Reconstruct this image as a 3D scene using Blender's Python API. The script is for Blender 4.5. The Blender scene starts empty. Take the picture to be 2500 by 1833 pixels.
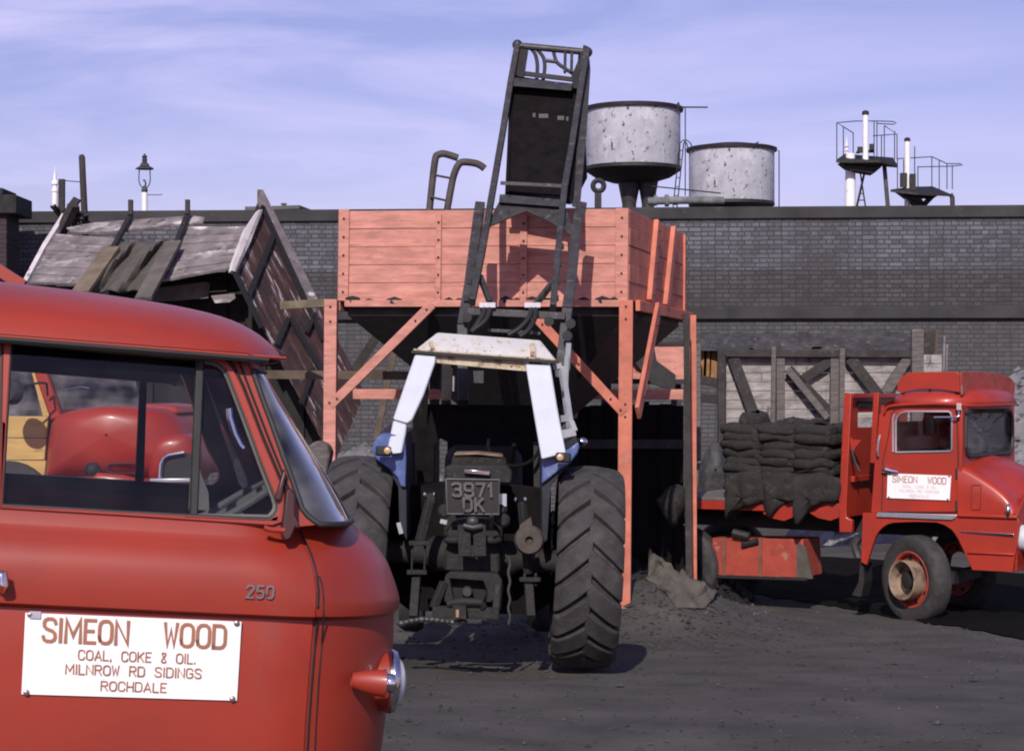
import bpy, bmesh, math, random
from mathutils import Vector, Matrix, noise
from mathutils.geometry import tessellate_polygon
random.seed(7)
S = bpy.context.scene
COL = S.collection
rad = math.radians
EYE, F = 2.03, 5000.0
# ---------------------------------------------------------------- camera
cd = bpy.data.cameras.new("camera"); cam = bpy.data.objects.new("camera", cd); COL.objects.link(cam)
cam.location = (0, 0, EYE); cam.rotation_euler = (rad(90), 0, 0)
cd.sensor_width = 36; cd.lens = 72; cd.shift_y = 0.0194; cd.clip_start = 0.1; cd.clip_end = 2000
S.camera = cam
# ---------------------------------------------------------------- sun and sky
SAZ, SEL = 8, 34          # degrees left of straight behind the camera; elevation
SUN = Vector((-math.sin(rad(SAZ))*math.cos(rad(SEL)), -math.cos(rad(SAZ))*math.cos(rad(SEL)), math.sin(rad(SEL))))
ld = bpy.data.lights.new("sun", 'SUN'); ld.energy = 3.3; ld.angle = rad(0.5); ld.color = (1.0, 0.93, 0.84)
sun = bpy.data.objects.new("sun", ld); COL.objects.link(sun); sun.location = (-20, -20, 30)
sun.rotation_euler = (-SUN).to_track_quat('-Z', 'Y').to_euler()
w = bpy.data.worlds.new("World"); S.world = w; w.use_nodes = True
nt = w.node_tree; N = nt.nodes; L = nt.links; N.clear()
out = N.new('ShaderNodeOutputWorld'); bg = N.new('ShaderNodeBackground'); bg.inputs[1].default_value = 0.071
sky = N.new('ShaderNodeTexSky'); sky.sky_type = 'NISHITA'; sky.sun_disc = False
sky.sun_elevation = rad(SEL); sky.sun_rotation = math.atan2(SUN.x, SUN.y)
sky.air_density = 1.0; sky.dust_density = 0.6; sky.ozone_density = 1.6
tint = N.new('ShaderNodeMix'); tint.data_type = 'RGBA'; tint.blend_type = 'MULTIPLY'; tint.inputs[0].default_value = 1
tint.inputs[7].default_value = (1.14, 0.87, 1.22, 1)
L.new(sky.outputs[0], tint.inputs[6])
tc = N.new('ShaderNodeTexCoord'); mp = N.new('ShaderNodeMapping'); mp.inputs[3].default_value = (2.0, 2.0, 12.0); mp.inputs[2].default_value = (0, rad(-6), 0)
L.new(tc.outputs['Generated'], mp.inputs[0])
n1 = N.new('ShaderNodeTexNoise'); n1.inputs['Scale'].default_value = 2.4; n1.inputs['Detail'].default_value = 7; n1.inputs['Roughness'].default_value = .58; n1.inputs['Distortion'].default_value = .5
L.new(mp.outputs[0], n1.inputs[0])
cr = N.new('ShaderNodeValToRGB'); cr.color_ramp.elements[0].position = .40; cr.color_ramp.elements[1].position = .72
cr.color_ramp.elements[0].color = (0, 0, 0, 1); cr.color_ramp.elements[1].color = (.62, .62, .62, 1)
L.new(n1.outputs[0], cr.inputs[0])
sx = N.new('ShaderNodeSeparateXYZ'); L.new(tc.outputs['Generated'], sx.inputs[0])
mr = N.new('ShaderNodeMapRange'); mr.inputs[1].default_value = .32; mr.inputs[2].default_value = -.25; mr.inputs[3].default_value = .25; mr.inputs[4].default_value = 1.0
L.new(sx.outputs[0], mr.inputs[0])
mm = N.new('ShaderNodeMath'); mm.operation = 'MULTIPLY'; L.new(cr.outputs[0], mm.inputs[0]); L.new(mr.outputs[0], mm.inputs[1])
cm = N.new('ShaderNodeMix'); cm.data_type = 'RGBA'; cm.inputs[7].default_value = (9.6, 8.6, 12.6, 1)
L.new(mm.outputs[0], cm.inputs[0]); L.new(tint.outputs[2], cm.inputs[6])
L.new(cm.outputs[2], bg.inputs[0]); L.new(bg.outputs[0], out.inputs[0])
S.view_settings.view_transform = 'Standard'; S.view_settings.look = 'None'; S.view_settings.exposure = 0.35; S.view_settings.gamma = 1
S.cycles.max_bounces = 8; S.cycles.transparent_max_bounces = 12
S.cycles.use_denoising = True; S.cycles.filter_width = 2.0

# ---------------------------------------------------------------- helpers
V = Vector
def P(u, v, Y): return V(((u-1250)/F*Y, Y, EYE-(v-965)/F*Y))
W = {}                                     # world translation of each object
def thing(name, label, cat, loc, group=None):
    o = bpy.data.objects.new(name, None); COL.objects.link(o); o.empty_display_size = .2
    o.location = loc; W[o.name] = V(loc); o['label'] = label; o['category'] = cat
    if group: o['group'] = group
    return o
def tag(o, label, cat=None, group=None):
    o['label'] = label
    if cat: o['category'] = cat
    if group: o['group'] = group
    return o
class MB:
    def __init__(s): s.v = []; s.f = []
    def add(s, vs, fs):
        b = len(s.v); s.v += [V(p) for p in vs]; s.f += [tuple(b+i for i in f) for f in fs]; return s
    def box(s, c, size, R=None):
        c = V(c); h = V(size)/2; vs = []
        for i in range(8):
            p = V((h.x*(1 if i & 1 else -1), h.y*(1 if i & 2 else -1), h.z*(1 if i & 4 else -1)))
            vs.append(c+(R @ p if R else p))
        return s.add(vs, [(0,2,3,1),(4,5,7,6),(0,1,5,4),(2,6,7,3),(0,4,6,2),(1,3,7,5)])
    def bar(s, p, q, w, h, up=(0,0,1), w2=None, h2=None):
        p = V(p); q = V(q); d = (q-p).normalized(); u = V(up); a = d.cross(u)
        if a.length < 1e-4: a = d.cross(V((0,1,0)))
        a.normalize(); b = a.cross(d).normalized(); vs = []
        for c, ww, hh in ((p, w, h), (q, w2 or w, h2 or h)):
            for i, j in ((-1,-1),(1,-1),(1,1),(-1,1)): vs.append(c+a*(i*ww/2)+b*(j*hh/2))
        return s.add(vs, [(0,1,2,3),(7,6,5,4),(0,4,5,1),(1,5,6,2),(2,6,7,3),(3,7,4,0)])
    def tube(s, pts, r, n=8, close=False):
        pts = [V(p) for p in pts]; m = len(pts); rs = r if isinstance(r, (list, tuple)) else [r]*m
        vs = []; pa = None
        for i, p in enumerate(pts):
            if close: d = pts[(i+1) % m]-pts[i-1]
            else: d = pts[min(i+1, m-1)]-pts[max(i-1, 0)]
            d.normalize()
            if pa is None:
                a = d.cross(V((0,0,1)))
                if a.length < 1e-3: a = d.cross(V((0,1,0)))
            else: a = pa-d*pa.dot(d)
            a.normalize(); pa = a; b = d.cross(a)
            for k in range(n):
                t = 2*math.pi*k/n; vs.append(p+(a*math.cos(t)+b*math.sin(t))*rs[i])
        fs = []
        for i in range(m if close else m-1):
            j = (i+1) % m
            for k in range(n): fs.append((i*n+k, i*n+(k+1) % n, j*n+(k+1) % n, j*n+k))
        if not close: fs += [tuple(range(n))[::-1], tuple(range((m-1)*n, m*n))]
        return s.add(vs, fs)
    def lathe(s, o, ax, prof, n=32, caps=True):
        o = V(o); ax = V(ax).normalized(); a = ax.cross(V((0,0,1)))
        if a.length < 1e-3: a = V((1,0,0))
        a.normalize(); b = ax.cross(a); vs = []
        for r, h in prof:
            for k in range(n):
                t = 2*math.pi*k/n; vs.append(o+ax*h+(a*math.cos(t)+b*math.sin(t))*r)
        m = len(prof); fs = []
        for i in range(m-1):
            for k in range(n): fs.append((i*n+k, i*n+(k+1) % n, (i+1)*n+(k+1) % n, (i+1)*n+k))
        if caps: fs += [tuple(range(n))[::-1], tuple(range((m-1)*n, m*n))]
        return s.add(vs, fs)
    def prism(s, poly, off, holes=()):
        off = V(off); loops = [[V(p) for p in poly]]+[[V(p) for p in h] for h in holes]
        allp = [p for l in loops for p in l]; n = len(allp)
        tri = tessellate_polygon(loops)
        fs = [tuple(t) for t in tri]+[tuple(n+i for i in t)[::-1] for t in tri]
        b = 0
        for l in loops:
            m = len(l)
            for i in range(m): j = (i+1) % m; fs.append((b+i, b+j, n+b+j, n+b+i))
            b += m
        return s.add(allp+[p+off for p in allp], fs)
    def grid(s, rows, close=False):
        m = len(rows[0]); vs = [p for r in rows for p in r]; fs = []
        for i in range(len(rows)-1):
            for j in range(m if close else m-1):
                k = (j+1) % m; fs.append((i*m+j, i*m+k, (i+1)*m+k, (i+1)*m+j))
        return s.add(vs, fs)
    def ball(s, c, r, n=10, sc=(1,1,1)):
        c = V(c); rows = []
        for i in range(n//2+1):
            t = math.pi*i/(n//2); rows.append([c+V((r*sc[0]*math.sin(t)*math.cos(2*math.pi*k/n), r*sc[1]*math.sin(t)*math.sin(2*math.pi*k/n), r*sc[2]*math.cos(t))) for k in range(n)])
        return s.grid(rows, True)
    def build(s, name, mat, parent=None, smooth=False, bevel=0, thick=0, kind=None, sub=0, angle=40):
        lo = V([min(p[i] for p in s.v) for i in range(3)]); hi = V([max(p[i] for p in s.v) for i in range(3)])
        c = (lo+hi)/2 if parent else V(((lo.x+hi.x)/2, (lo.y+hi.y)/2, lo.z))
        me = bpy.data.meshes.new(name); me.from_pydata([p-c for p in s.v], [], s.f)
        bm = bmesh.new(); bm.from_mesh(me)
        bmesh.ops.remove_doubles(bm, verts=bm.verts, dist=1e-5)
        bmesh.ops.recalc_face_normals(bm, faces=bm.faces); bm.to_mesh(me); bm.free()
        o = bpy.data.objects.new(name, me); COL.objects.link(o); me.materials.append(mat)
        W[o.name] = c
        if parent: o.parent = parent; o.location = c-W[parent.name]
        else: o.location = c
        if thick:
            md = o.modifiers.new("s", 'SOLIDIFY'); md.thickness = thick; md.offset = 0
        if bevel:
            md = o.modifiers.new("b", 'BEVEL'); md.width = bevel; md.segments = 2; md.limit_method = 'ANGLE'; md.angle_limit = rad(35)
        if sub:
            md = o.modifiers.new("d", 'SUBSURF'); md.levels = sub; md.render_levels = sub
        if smooth or bevel:
            me.polygons.foreach_set('use_smooth', [True]*len(me.polygons))
            if hasattr(me, 'set_sharp_from_angle'): me.set_sharp_from_angle(angle=rad(angle))
        if kind: o['kind'] = kind
        return o
def copy_tree(o, parent=None, off=V((0,0,0))):
    c = o.copy(); COL.objects.link(c)
    if parent: c.parent = parent; W[c.name] = W[o.name]
    else: c.location = o.location+off; W[c.name] = W[o.name]+off
    for ch in list(o.children): copy_tree(ch, c)
    return c
def smoothpath(pts, n=6):
    pts = [V(p) for p in pts]; o = []
    for i in range(len(pts)-1):
        p0 = pts[max(i-1, 0)]; p1 = pts[i]; p2 = pts[i+1]; p3 = pts[min(i+2, len(pts)-1)]
        for k in range(n):
            t = k/n; o.append(.5*((2*p1)+(p2-p0)*t+(2*p0-5*p1+4*p2-p3)*t*t+(3*p1-p0-3*p2+p3)*t**3))
    o.append(pts[-1]); return o
def interp(tab, x):
    if x <= tab[0][0]: return tab[0][1]
    for (a, b), (c, d) in zip(tab, tab[1:]):
        if x <= c: return b+(d-b)*(x-a)/(c-a)
    return tab[-1][1]
def sinterp(tab, x):
    if x <= tab[0][0]: return tab[0][1]
    for i in range(len(tab)-1):
        a, b = tab[i]; c, d = tab[i+1]
        if x <= c:
            m0 = (tab[i+1][1]-tab[i-1][1])/(tab[i+1][0]-tab[i-1][0]) if i > 0 else (d-b)/(c-a)
            m1 = (tab[i+2][1]-b)/(tab[i+2][0]-a) if i+2 < len(tab) else (d-b)/(c-a)
            h = c-a; t = (x-a)/h
            return (2*t**3-3*t*t+1)*b+(t**3-2*t*t+t)*h*m0+(-2*t**3+3*t*t)*d+(t**3-t*t)*h*m1
    return tab[-1][1]

# ---------------------------------------------------------------- materials
def M(name, c, rough=.7, var=.18, scale=6.0, c2=None, metal=0, coat=0, bump=0, bscale=40, stretch=(1,1,1), patches=(), spec=.5):
    """base colour with cloudy variation; patches = (colour, scale, threshold, softness[, stretch]) of worn or dirty areas"""
    m = bpy.data.materials.new(name); m.use_nodes = True; nt = m.node_tree; N = nt.nodes; L = nt.links
    b = N['Principled BSDF']; b.inputs['Roughness'].default_value = rough; b.inputs['Metallic'].default_value = metal
    b.inputs['Coat Weight'].default_value = coat; b.inputs['Coat Roughness'].default_value = .15
    b.inputs['Specular IOR Level'].default_value = spec
    tc = N.new('ShaderNodeTexCoord'); mp = N.new('ShaderNodeMapping'); mp.inputs[3].default_value = stretch
    L.new(tc.outputs['Object'], mp.inputs[0])
    def noi(sc, det=6, vec=None, rg=.6):
        n = N.new('ShaderNodeTexNoise'); n.inputs['Scale'].default_value = sc; n.inputs['Detail'].default_value = det; n.inputs['Roughness'].default_value = rg
        L.new(vec or mp.outputs[0], n.inputs[0]); return n
    n = noi(scale); mx = N.new('ShaderNodeMix'); mx.data_type = 'RGBA'
    c2 = c2 or tuple(x*(1-var*1.6) for x in c)
    c1 = tuple(min(1, x*(1+var*.6)) for x in c)
    mx.inputs[6].default_value = (*c1, 1); mx.inputs[7].default_value = (*c2, 1)
    r = N.new('ShaderNodeMapRange'); r.inputs[1].default_value = .32; r.inputs[2].default_value = .68
    L.new(n.outputs[0], r.inputs[0]); L.new(r.outputs[0], mx.inputs[0]); cur = mx.outputs[2]
    for p in patches:
        vec = None
        if len(p) > 4:
            mq = N.new('ShaderNodeMapping'); mq.inputs[3].default_value = p[4]; L.new(tc.outputs['Object'], mq.inputs[0]); vec = mq.outputs[0]
        if len(p) > 5:
            mr_ = N.new('ShaderNodeMapping'); mr_.inputs[2].default_value = (0, rad(p[5]), 0); L.new(tc.outputs['Object'], mr_.inputs[0]); L.new(mr_.outputs[0], mq.inputs[0])
        q = noi(p[1], 8, vec, .65); r = N.new('ShaderNodeMapRange'); r.inputs[1].default_value = p[2]; r.inputs[2].default_value = p[2]+p[3]
        L.new(q.outputs[0], r.inputs[0]); x = N.new('ShaderNodeMix'); x.data_type = 'RGBA'; L.new(r.outputs[0], x.inputs[0])
        L.new(cur, x.inputs[6]); x.inputs[7].default_value = (*p[0], 1); cur = x.outputs[2]
    L.new(cur, b.inputs['Base Color'])
    r2 = N.new('ShaderNodeMapRange'); r2.inputs[3].default_value = max(.03, rough-.12); r2.inputs[4].default_value = min(1, rough+.12)
    L.new(n.outputs[0], r2.inputs[0]); L.new(r2.outputs[0], b.inputs['Roughness'])
    if bump:
        q = noi(bscale, 5); bp = N.new('ShaderNodeBump'); bp.inputs['Strength'].default_value = bump; bp.inputs['Distance'].default_value = .02
        L.new(q.outputs[0], bp.inputs['Height']); L.new(bp.outputs[0], b.inputs['Normal'])
    return m
def glassmat(name, tintc, refl=1.0, rough=.02, alpha=.0):
    m = bpy.data.materials.new(name); m.use_nodes = True; nt = m.node_tree; N = nt.nodes; L = nt.links; N.clear()
    o = N.new('ShaderNodeOutputMaterial'); mx = N.new('ShaderNodeMixShader'); t = N.new('ShaderNodeBsdfTransparent'); t.inputs[0].default_value = (*tintc, 1)
    g = N.new('ShaderNodeBsdfGlossy'); g.inputs['Roughness'].default_value = rough
    f = N.new('ShaderNodeFresnel'); f.inputs[0].default_value = 1.5
    k = N.new('ShaderNodeMath'); k.operation = 'MULTIPLY'; k.inputs[1].default_value = refl; k.use_clamp = True
    L.new(f.outputs[0], k.inputs[0]); L.new(k.outputs[0], mx.inputs[0]); L.new(t.outputs[0], mx.inputs[1]); L.new(g.outputs[0], mx.inputs[2])
    if alpha:
        d = N.new('ShaderNodeBsdfDiffuse'); d.inputs[0].default_value = (.3,.3,.32,1); m2 = N.new('ShaderNodeMixShader')
        nn = N.new('ShaderNodeTexNoise'); nn.inputs['Scale'].default_value = 3; mr = N.new('ShaderNodeMapRange'); mr.inputs[1].default_value=.35; mr.inputs[2].default_value=.75; mr.inputs[4].default_value = alpha
        L.new(nn.outputs[0], mr.inputs[0]); L.new(mr.outputs[0], m2.inputs[0]); L.new(mx.outputs[0], m2.inputs[1]); L.new(d.outputs[0], m2.inputs[2]); L.new(m2.outputs[0], o.inputs[0])
    else: L.new(mx.outputs[0], o.inputs[0])
    return m
RED = M('red paint', (.30,.031,.016), .44, .12, 1.3, coat=.15, patches=((( .235,.024,.016), 2.5, .52, .3),((.20,.06,.045), 34, .66, .12), ((.24,.05,.035), 5, .6, .2, (1,1,.35))))
RED2 = M('red lorry paint', (.36,.030,.015), .42, .14, 2.2, coat=.15, patches=(((.26,.03,.023), 4, .55, .3),((.16,.06,.045), 22, .65, .1)))
REDOLD = M('worn red paint', (.36,.055,.035), .6, .2, 5, patches=(((.32,.15,.11), 7, .58, .08), ((.13,.05,.04), 11, .64, .06)))
PINK = M('faded orange pink paint', (.55,.235,.185), .75, .2, 3, stretch=(1.2,1.2,5), bump=.15, bscale=20, patches=(((.36,.15,.115), 5, .53, .16, (.6,.6,6)), ((.42,.13,.09), 6, .60, .12, (1,1,4)), ((.52,.34,.29), 9, .60, .12, (.7,.7,7)), ((.09,.06,.05), 22, .67, .05, (.8,.8,2))))
ORNG = M('orange paint', (.54,.165,.105), .7, .22, 4, bump=.12, patches=(((.50,.20,.15), 6, .54, .14), ((.12,.06,.04), 20, .68, .05)))
BOLT = M('dark bolt steel', (.035,.028,.03), .6, .3)
BLACK = M('black steel', (.016,.014,.016), .65, .3, 10, patches=(((.06,.05,.05), 12, .6, .15),))
DKSTEEL = M('dirty grey steel', (.055,.052,.056), .5, .3, 9, metal=.2, patches=(((.16,.155,.165), 10, .58, .2), ((.02,.017,.017), 14, .58, .1)))
GREASE = M('greasy cast iron', (.017,.0155,.0155), .75, .3, 14, bump=.5, bscale=60, patches=(((.045,.040,.036), 16, .58, .12), ((.010,.009,.009), 12, .6, .1)))
TYRE = M('tyre rubber', (.040,.037,.038), .85, .25, 8, bump=.2, bscale=80, patches=(((.075,.068,.066), 7, .5, .25),))
RUBBER = M('black rubber', (.012,.012,.013), .6, .2)
GREYRUB = M('grey rubber seal', (.026,.026,.029), .6, .2)
WHITE = M('white paint', (.52,.55,.61), .5, .06, 5, patches=(((.35,.24,.13), 16, .665, .05), ((.55,.5,.43), 5, .66, .15)))
ROOFW = M('rust streaked white paint', (.62,.61,.60), .55, .06, 5, patches=(((.55,.48,.36), 7, .52, .15, (1.6,1.6,.4)), ((.30,.18,.09), 12, .60, .05, (1.8,1.8,.5)), ((.14,.08,.04), 24, .66, .04)))
RUSTWH = M('rusty cream paint', (.52,.44,.32), .7, .2, 9, patches=(((.20,.11,.055), 12, .53, .1), ((.06,.04,.03), 30, .6, .05)))
SIGNW = M('white sign', (.86,.86,.87), .4, .04, 4, patches=(((.7,.69,.72), 5, .64, .1),))
SIGNBR = M('brown lettering', (.36,.15,.085), .6, .1)
SIGNRD = M('faded red lettering', (.42,.13,.12), .6, .1)
SIGNPK = M('washed out lettering', (.60,.42,.46), .6, .1)
CHROME = M('chrome', (.75,.75,.78), .12, .1, 8, metal=1)
ALU = M('dull aluminium', (.62,.62,.68), .38, .15, 12, metal=.8)
GREYLET = M('grey badge metal', (.28,.24,.24), .4, .2, metal=.6)
BLUE = M('blue paint', (.07,.11,.29), .4, .15, 5, coat=.2, patches=(((.22,.27,.48), 5, .52, .2), ((.03,.03,.05), 16, .66, .06)))
GLASS = glassmat('window glass', (.94,.94,.94), .40, alpha=.02)
SCREEN = glassmat('windscreen glass', (.50,.52,.62), 2.6, alpha=.6)
LSCREEN = glassmat('dusty windscreen glass', (.62,.64,.70), 2.2, alpha=.75)
BLACKER = M('shade black', (.0075,.006,.007), .9, .3, 10, spec=.15)  # shade put into a near-black colour
TAN = M('muted tan timber', (.20,.165,.105), .85, .3, 4, bump=.3)
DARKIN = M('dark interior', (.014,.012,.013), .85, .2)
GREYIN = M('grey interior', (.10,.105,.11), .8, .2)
WOODGREY = M('weathered grey timber', (.15,.13,.125), .85, .3, 3, stretch=(2,2,14), bump=.5, bscale=30, patches=(((.06,.05,.05), 6, .56, .15),))
WOODDK = M('dark timber', (.040,.034,.034), .85, .3, 4, bump=.4, bscale=30, patches=(((.10,.085,.08), 7, .57, .15),))
WOODBR = M('brown timber', (.11,.08,.058), .85, .3, 4, bump=.4, bscale=30, patches=(((.07,.05,.04), 7, .56, .15),))
WOODYE = M('yellow new timber', (.62,.40,.13), .7, .15, 3, stretch=(1,1,6), patches=(((.32,.20,.10), 5, .6, .12),))
PEEL = M('peeling white paint on timber', (.20,.17,.175), .8, .3, 5, bump=.4, bscale=30, patches=(((.36,.33,.345), 2.6, .52, .10, (.8,.8,2.2)), ((.62,.57,.58), 4, .60, .06, (.6,.6,2.4)), ((.05,.035,.035), 9, .62, .05)))
BURG = M('burgundy peeling planks', (.05,.022,.022), .8, .3, 5, bump=.4, bscale=30, patches=(((.02,.016,.018), 6, .5, .15), ((.12,.075,.075), 5, .52, .12, (.35,1,3), -64.5), ((.36,.32,.34), 3.6, .585, .04, (.45,1.5,4.5), -64.5)))
WHPLANK = M('white washed planks', (.38,.35,.34), .85, .25, 2.5, stretch=(1,1,5), bump=.4, patches=(((.17,.155,.15), 3, .46, .2, (1.2,1.2,3)), ((.05,.045,.045), 5, .56, .14, (2.2,2.2,.6))))
SACK = M('coal blackened sacking', (.024,.021,.019), .95, .3, 8, bump=.9, bscale=45, patches=(((.06,.053,.045), 9, .55, .15),))
CANVAS = M('dirty canvas', (.092,.082,.070), .9, .25, 5, bump=.4, bscale=60, patches=(((.09,.075,.06), 5, .55, .15),))
TANK = M('flaking whitewashed iron', (.44,.445,.51), .8, .12, 3, patches=(((.52,.515,.57), 1.0, .56, .04), ((.20,.19,.16), 4.2, .615, .04, (1,1,.7)), ((.05,.05,.04), 9, .60, .03, (1,1,.6))))
MASTW = M('white signal paint', (.80,.79,.80), .6, .06, 3, patches=(((.25,.2,.14), 5, .68, .03),))
GREEN = M('mossy iron', (.17,.185,.19), .8, .3, 4)
LEAD = M('roof felt', (.10,.105,.11), .8, .2, .8)
# ---------------------------------------------------------------- ground
MOUNDS = [(-1.12, 14.9, .55, .7, .085), (1.15, 18.7, .95, .7, .42), (1.7, 19.6, .9, .9, .25), (-1.7, 19.3, .9, .8, .35), (.6, 21.5, 1.8, 1.0, .3), (-4, 24, 4, 2.5, .3), (5.5, 27.5, 3.5, 2.0, .35)]
def zbase(y): return interp([(0,.30), (7.5,.30), (13.8,.08), (22,-.33), (60,-.33)], y)
def zg(x, y, rough=True):
    z = zbase(y)
    for mx, my, sx_, sy_, h in MOUNDS:
        z += h*math.exp(-((x-mx)/sx_)**2-((y-my)/sy_)**2)
    if rough:
        z += .028*noise.noise(V((x*.9, y*.9, 1)))+.009*noise.noise(V((x*3.1, y*3.1, 4)))+.005*noise.noise(V((x*8, y*8, 9)))
        rut = .02*math.sin(x*5.5+.6*math.sin(y*.8))*max(0, 1-abs(y-13)/5)
        z += rut*.15
    return z
GROUND = M('coal dust ground', (.083,.077,.071), .95, .3, 1.6, bump=.9, bscale=110, patches=(((.036,.033,.033), .9, .54, .2, (1,1.6,1)), ((.10,.096,.095), 42, .63, .12), ((.03,.028,.028), 30, .62, .08), ((.115,.107,.10), .9, .58, .18, (.7,1.6,1)), ((.045,.042,.04), 60, .56, .1), ((.22,.21,.21), 75, .70, .04)))
xs = [-300,-120,-60,-30,-18,-12,-8]+[-6+i*.09 for i in range(156)]+[8.2,9.5,12,18,30,60,120,300]
ys = [-30,-5,0,3,6,8,9.2]+[9.6+i*.08 for i in range(180)]+[24.2,24.7,25.5,26.5,28,30,33,37,42,50,70,120,300,600]
mb = MB(); mb.grid([[V((x, y, zg(x, y))) for x in xs] for y in ys])
mb.build('ground', GROUND, smooth=True, kind='structure')
GRAV = M('coal gravel', (.05,.047,.048), .85, .4, 3, patches=(((.14,.135,.135), 5, .60, .1),))
mb = MB()
for i in range(4000):
    y = 10+random.random()**1.5*12.5; x = -1.9+random.random()*8.0
    if i < 1500: x = 1.1+random.gauss(0, .8); y = 18.4+random.gauss(0, .7)
    r = random.choice((.006,.008,.008,.01,.012,.016))*(1+.02*y)
    if random.random() < .025: r *= 1.9
    c = V((x, y, zg(x, y)+r*.25)); s3 = [r*random.uniform(.6,1.4) for _ in range(4)]; a = random.random()*6.3
    ca, sa = math.cos(a), math.sin(a)
    vs = [c+V((ca*s3[0], sa*s3[0], 0)), c+V((-sa*s3[1], ca*s3[1], 0)), c+V((-ca*s3[2], -sa*s3[2], 0)), c+V((sa*s3[3], -ca*s3[3], 0)), c+V((r*random.uniform(-.4,.4), r*random.uniform(-.4,.4), r*random.uniform(.5,1)))]
    mb.add(vs, [(0,1,4),(1,2,4),(2,3,4),(3,0,4)])
tag(mb.build('coal_gravel', GRAV, kind='stuff'), 'loose coal gravel and dust strewn over the dark yard ground', 'gravel')

HEAPM = M('grey stone ballast', (.20,.195,.205), .9, .35, 2, bump=1, bscale=25, patches=(((.07,.065,.07), 7, .54, .05), ((.40,.39,.42), 16, .63, .05)))
COALM = M('coal heap', (.010,.0095,.010), .75, .4, 3, bump=1, bscale=20, patches=(((.05,.05,.053), 14, .66, .06),))
def heap(label, cx, cy, rx, ry, h, mat, seed=0, p=1.3, cat='heap'):
    rows = []; b = zg(cx, cy, False)-.15
    for i in range(61):
        row = []
        for j in range(61):
            u = -1+2*i/60; v = -1+2*j/60; d = min(1, math.hypot(u, v))
            x = cx+u*rx; y = cy+v*ry
            z = h*max(0, 1-d)**(1/p)*1.0
            if z > 0: z += .12*min(1, z*2)*(noise.noise(V((x*1.3+seed, y*1.3, 2)))+.7*noise.noise(V((x*4+seed, y*4, 5)))+.5*noise.noise(V((x*11+seed, y*11, 5))))
            row.append(V((x, y, b+max(z, 0))))
        rows.append(row)
    m = MB(); m.grid(rows)
    # loose lumps on the slope
    for i in range(900):
        a = random.random()*6.28; d = random.random()**.5*.95; x = cx+d*rx*math.cos(a); y = cy+d*ry*math.sin(a)
        if y > cy+.3*ry: continue
        z = b+h*max(0, 1-d)**(1/p); r = random.uniform(.03,.09); c = V((x, y, z))
        m.add([c+V((r,0,0)), c+V((0,r,0)), c+V((-r,0,0)), c+V((0,-r,0)), c+V((random.uniform(-.3,.3)*r,0,r))], [(0,1,4),(1,2,4),(2,3,4),(3,0,4)])
    o = m.build('stone_heap' if mat is HEAPM else 'coal_heap', mat, smooth=False, kind='stuff'); tag(o, label, cat); return o
heap('pale grey ballast heap against the wall at the left edge, beside the tipped wagon', -11.5, 36.5, 4.6, 3.2, 4.75, HEAPM, 3)
heap('grey ballast heap rising behind the right lorry cab', 9.3, 33, 5.0, 3.5, 3.55, HEAPM, 8)
heap('low rubble heap seen between the hopper legs behind the tractor', -2.2, 30.5, 3.2, 2.6, 1.75, HEAPM, 12)
heap('black coal heap in the shade under the orange hopper', .75, 23.2, 2.1, 1.6, 1.2, COALM, 21)

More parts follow.
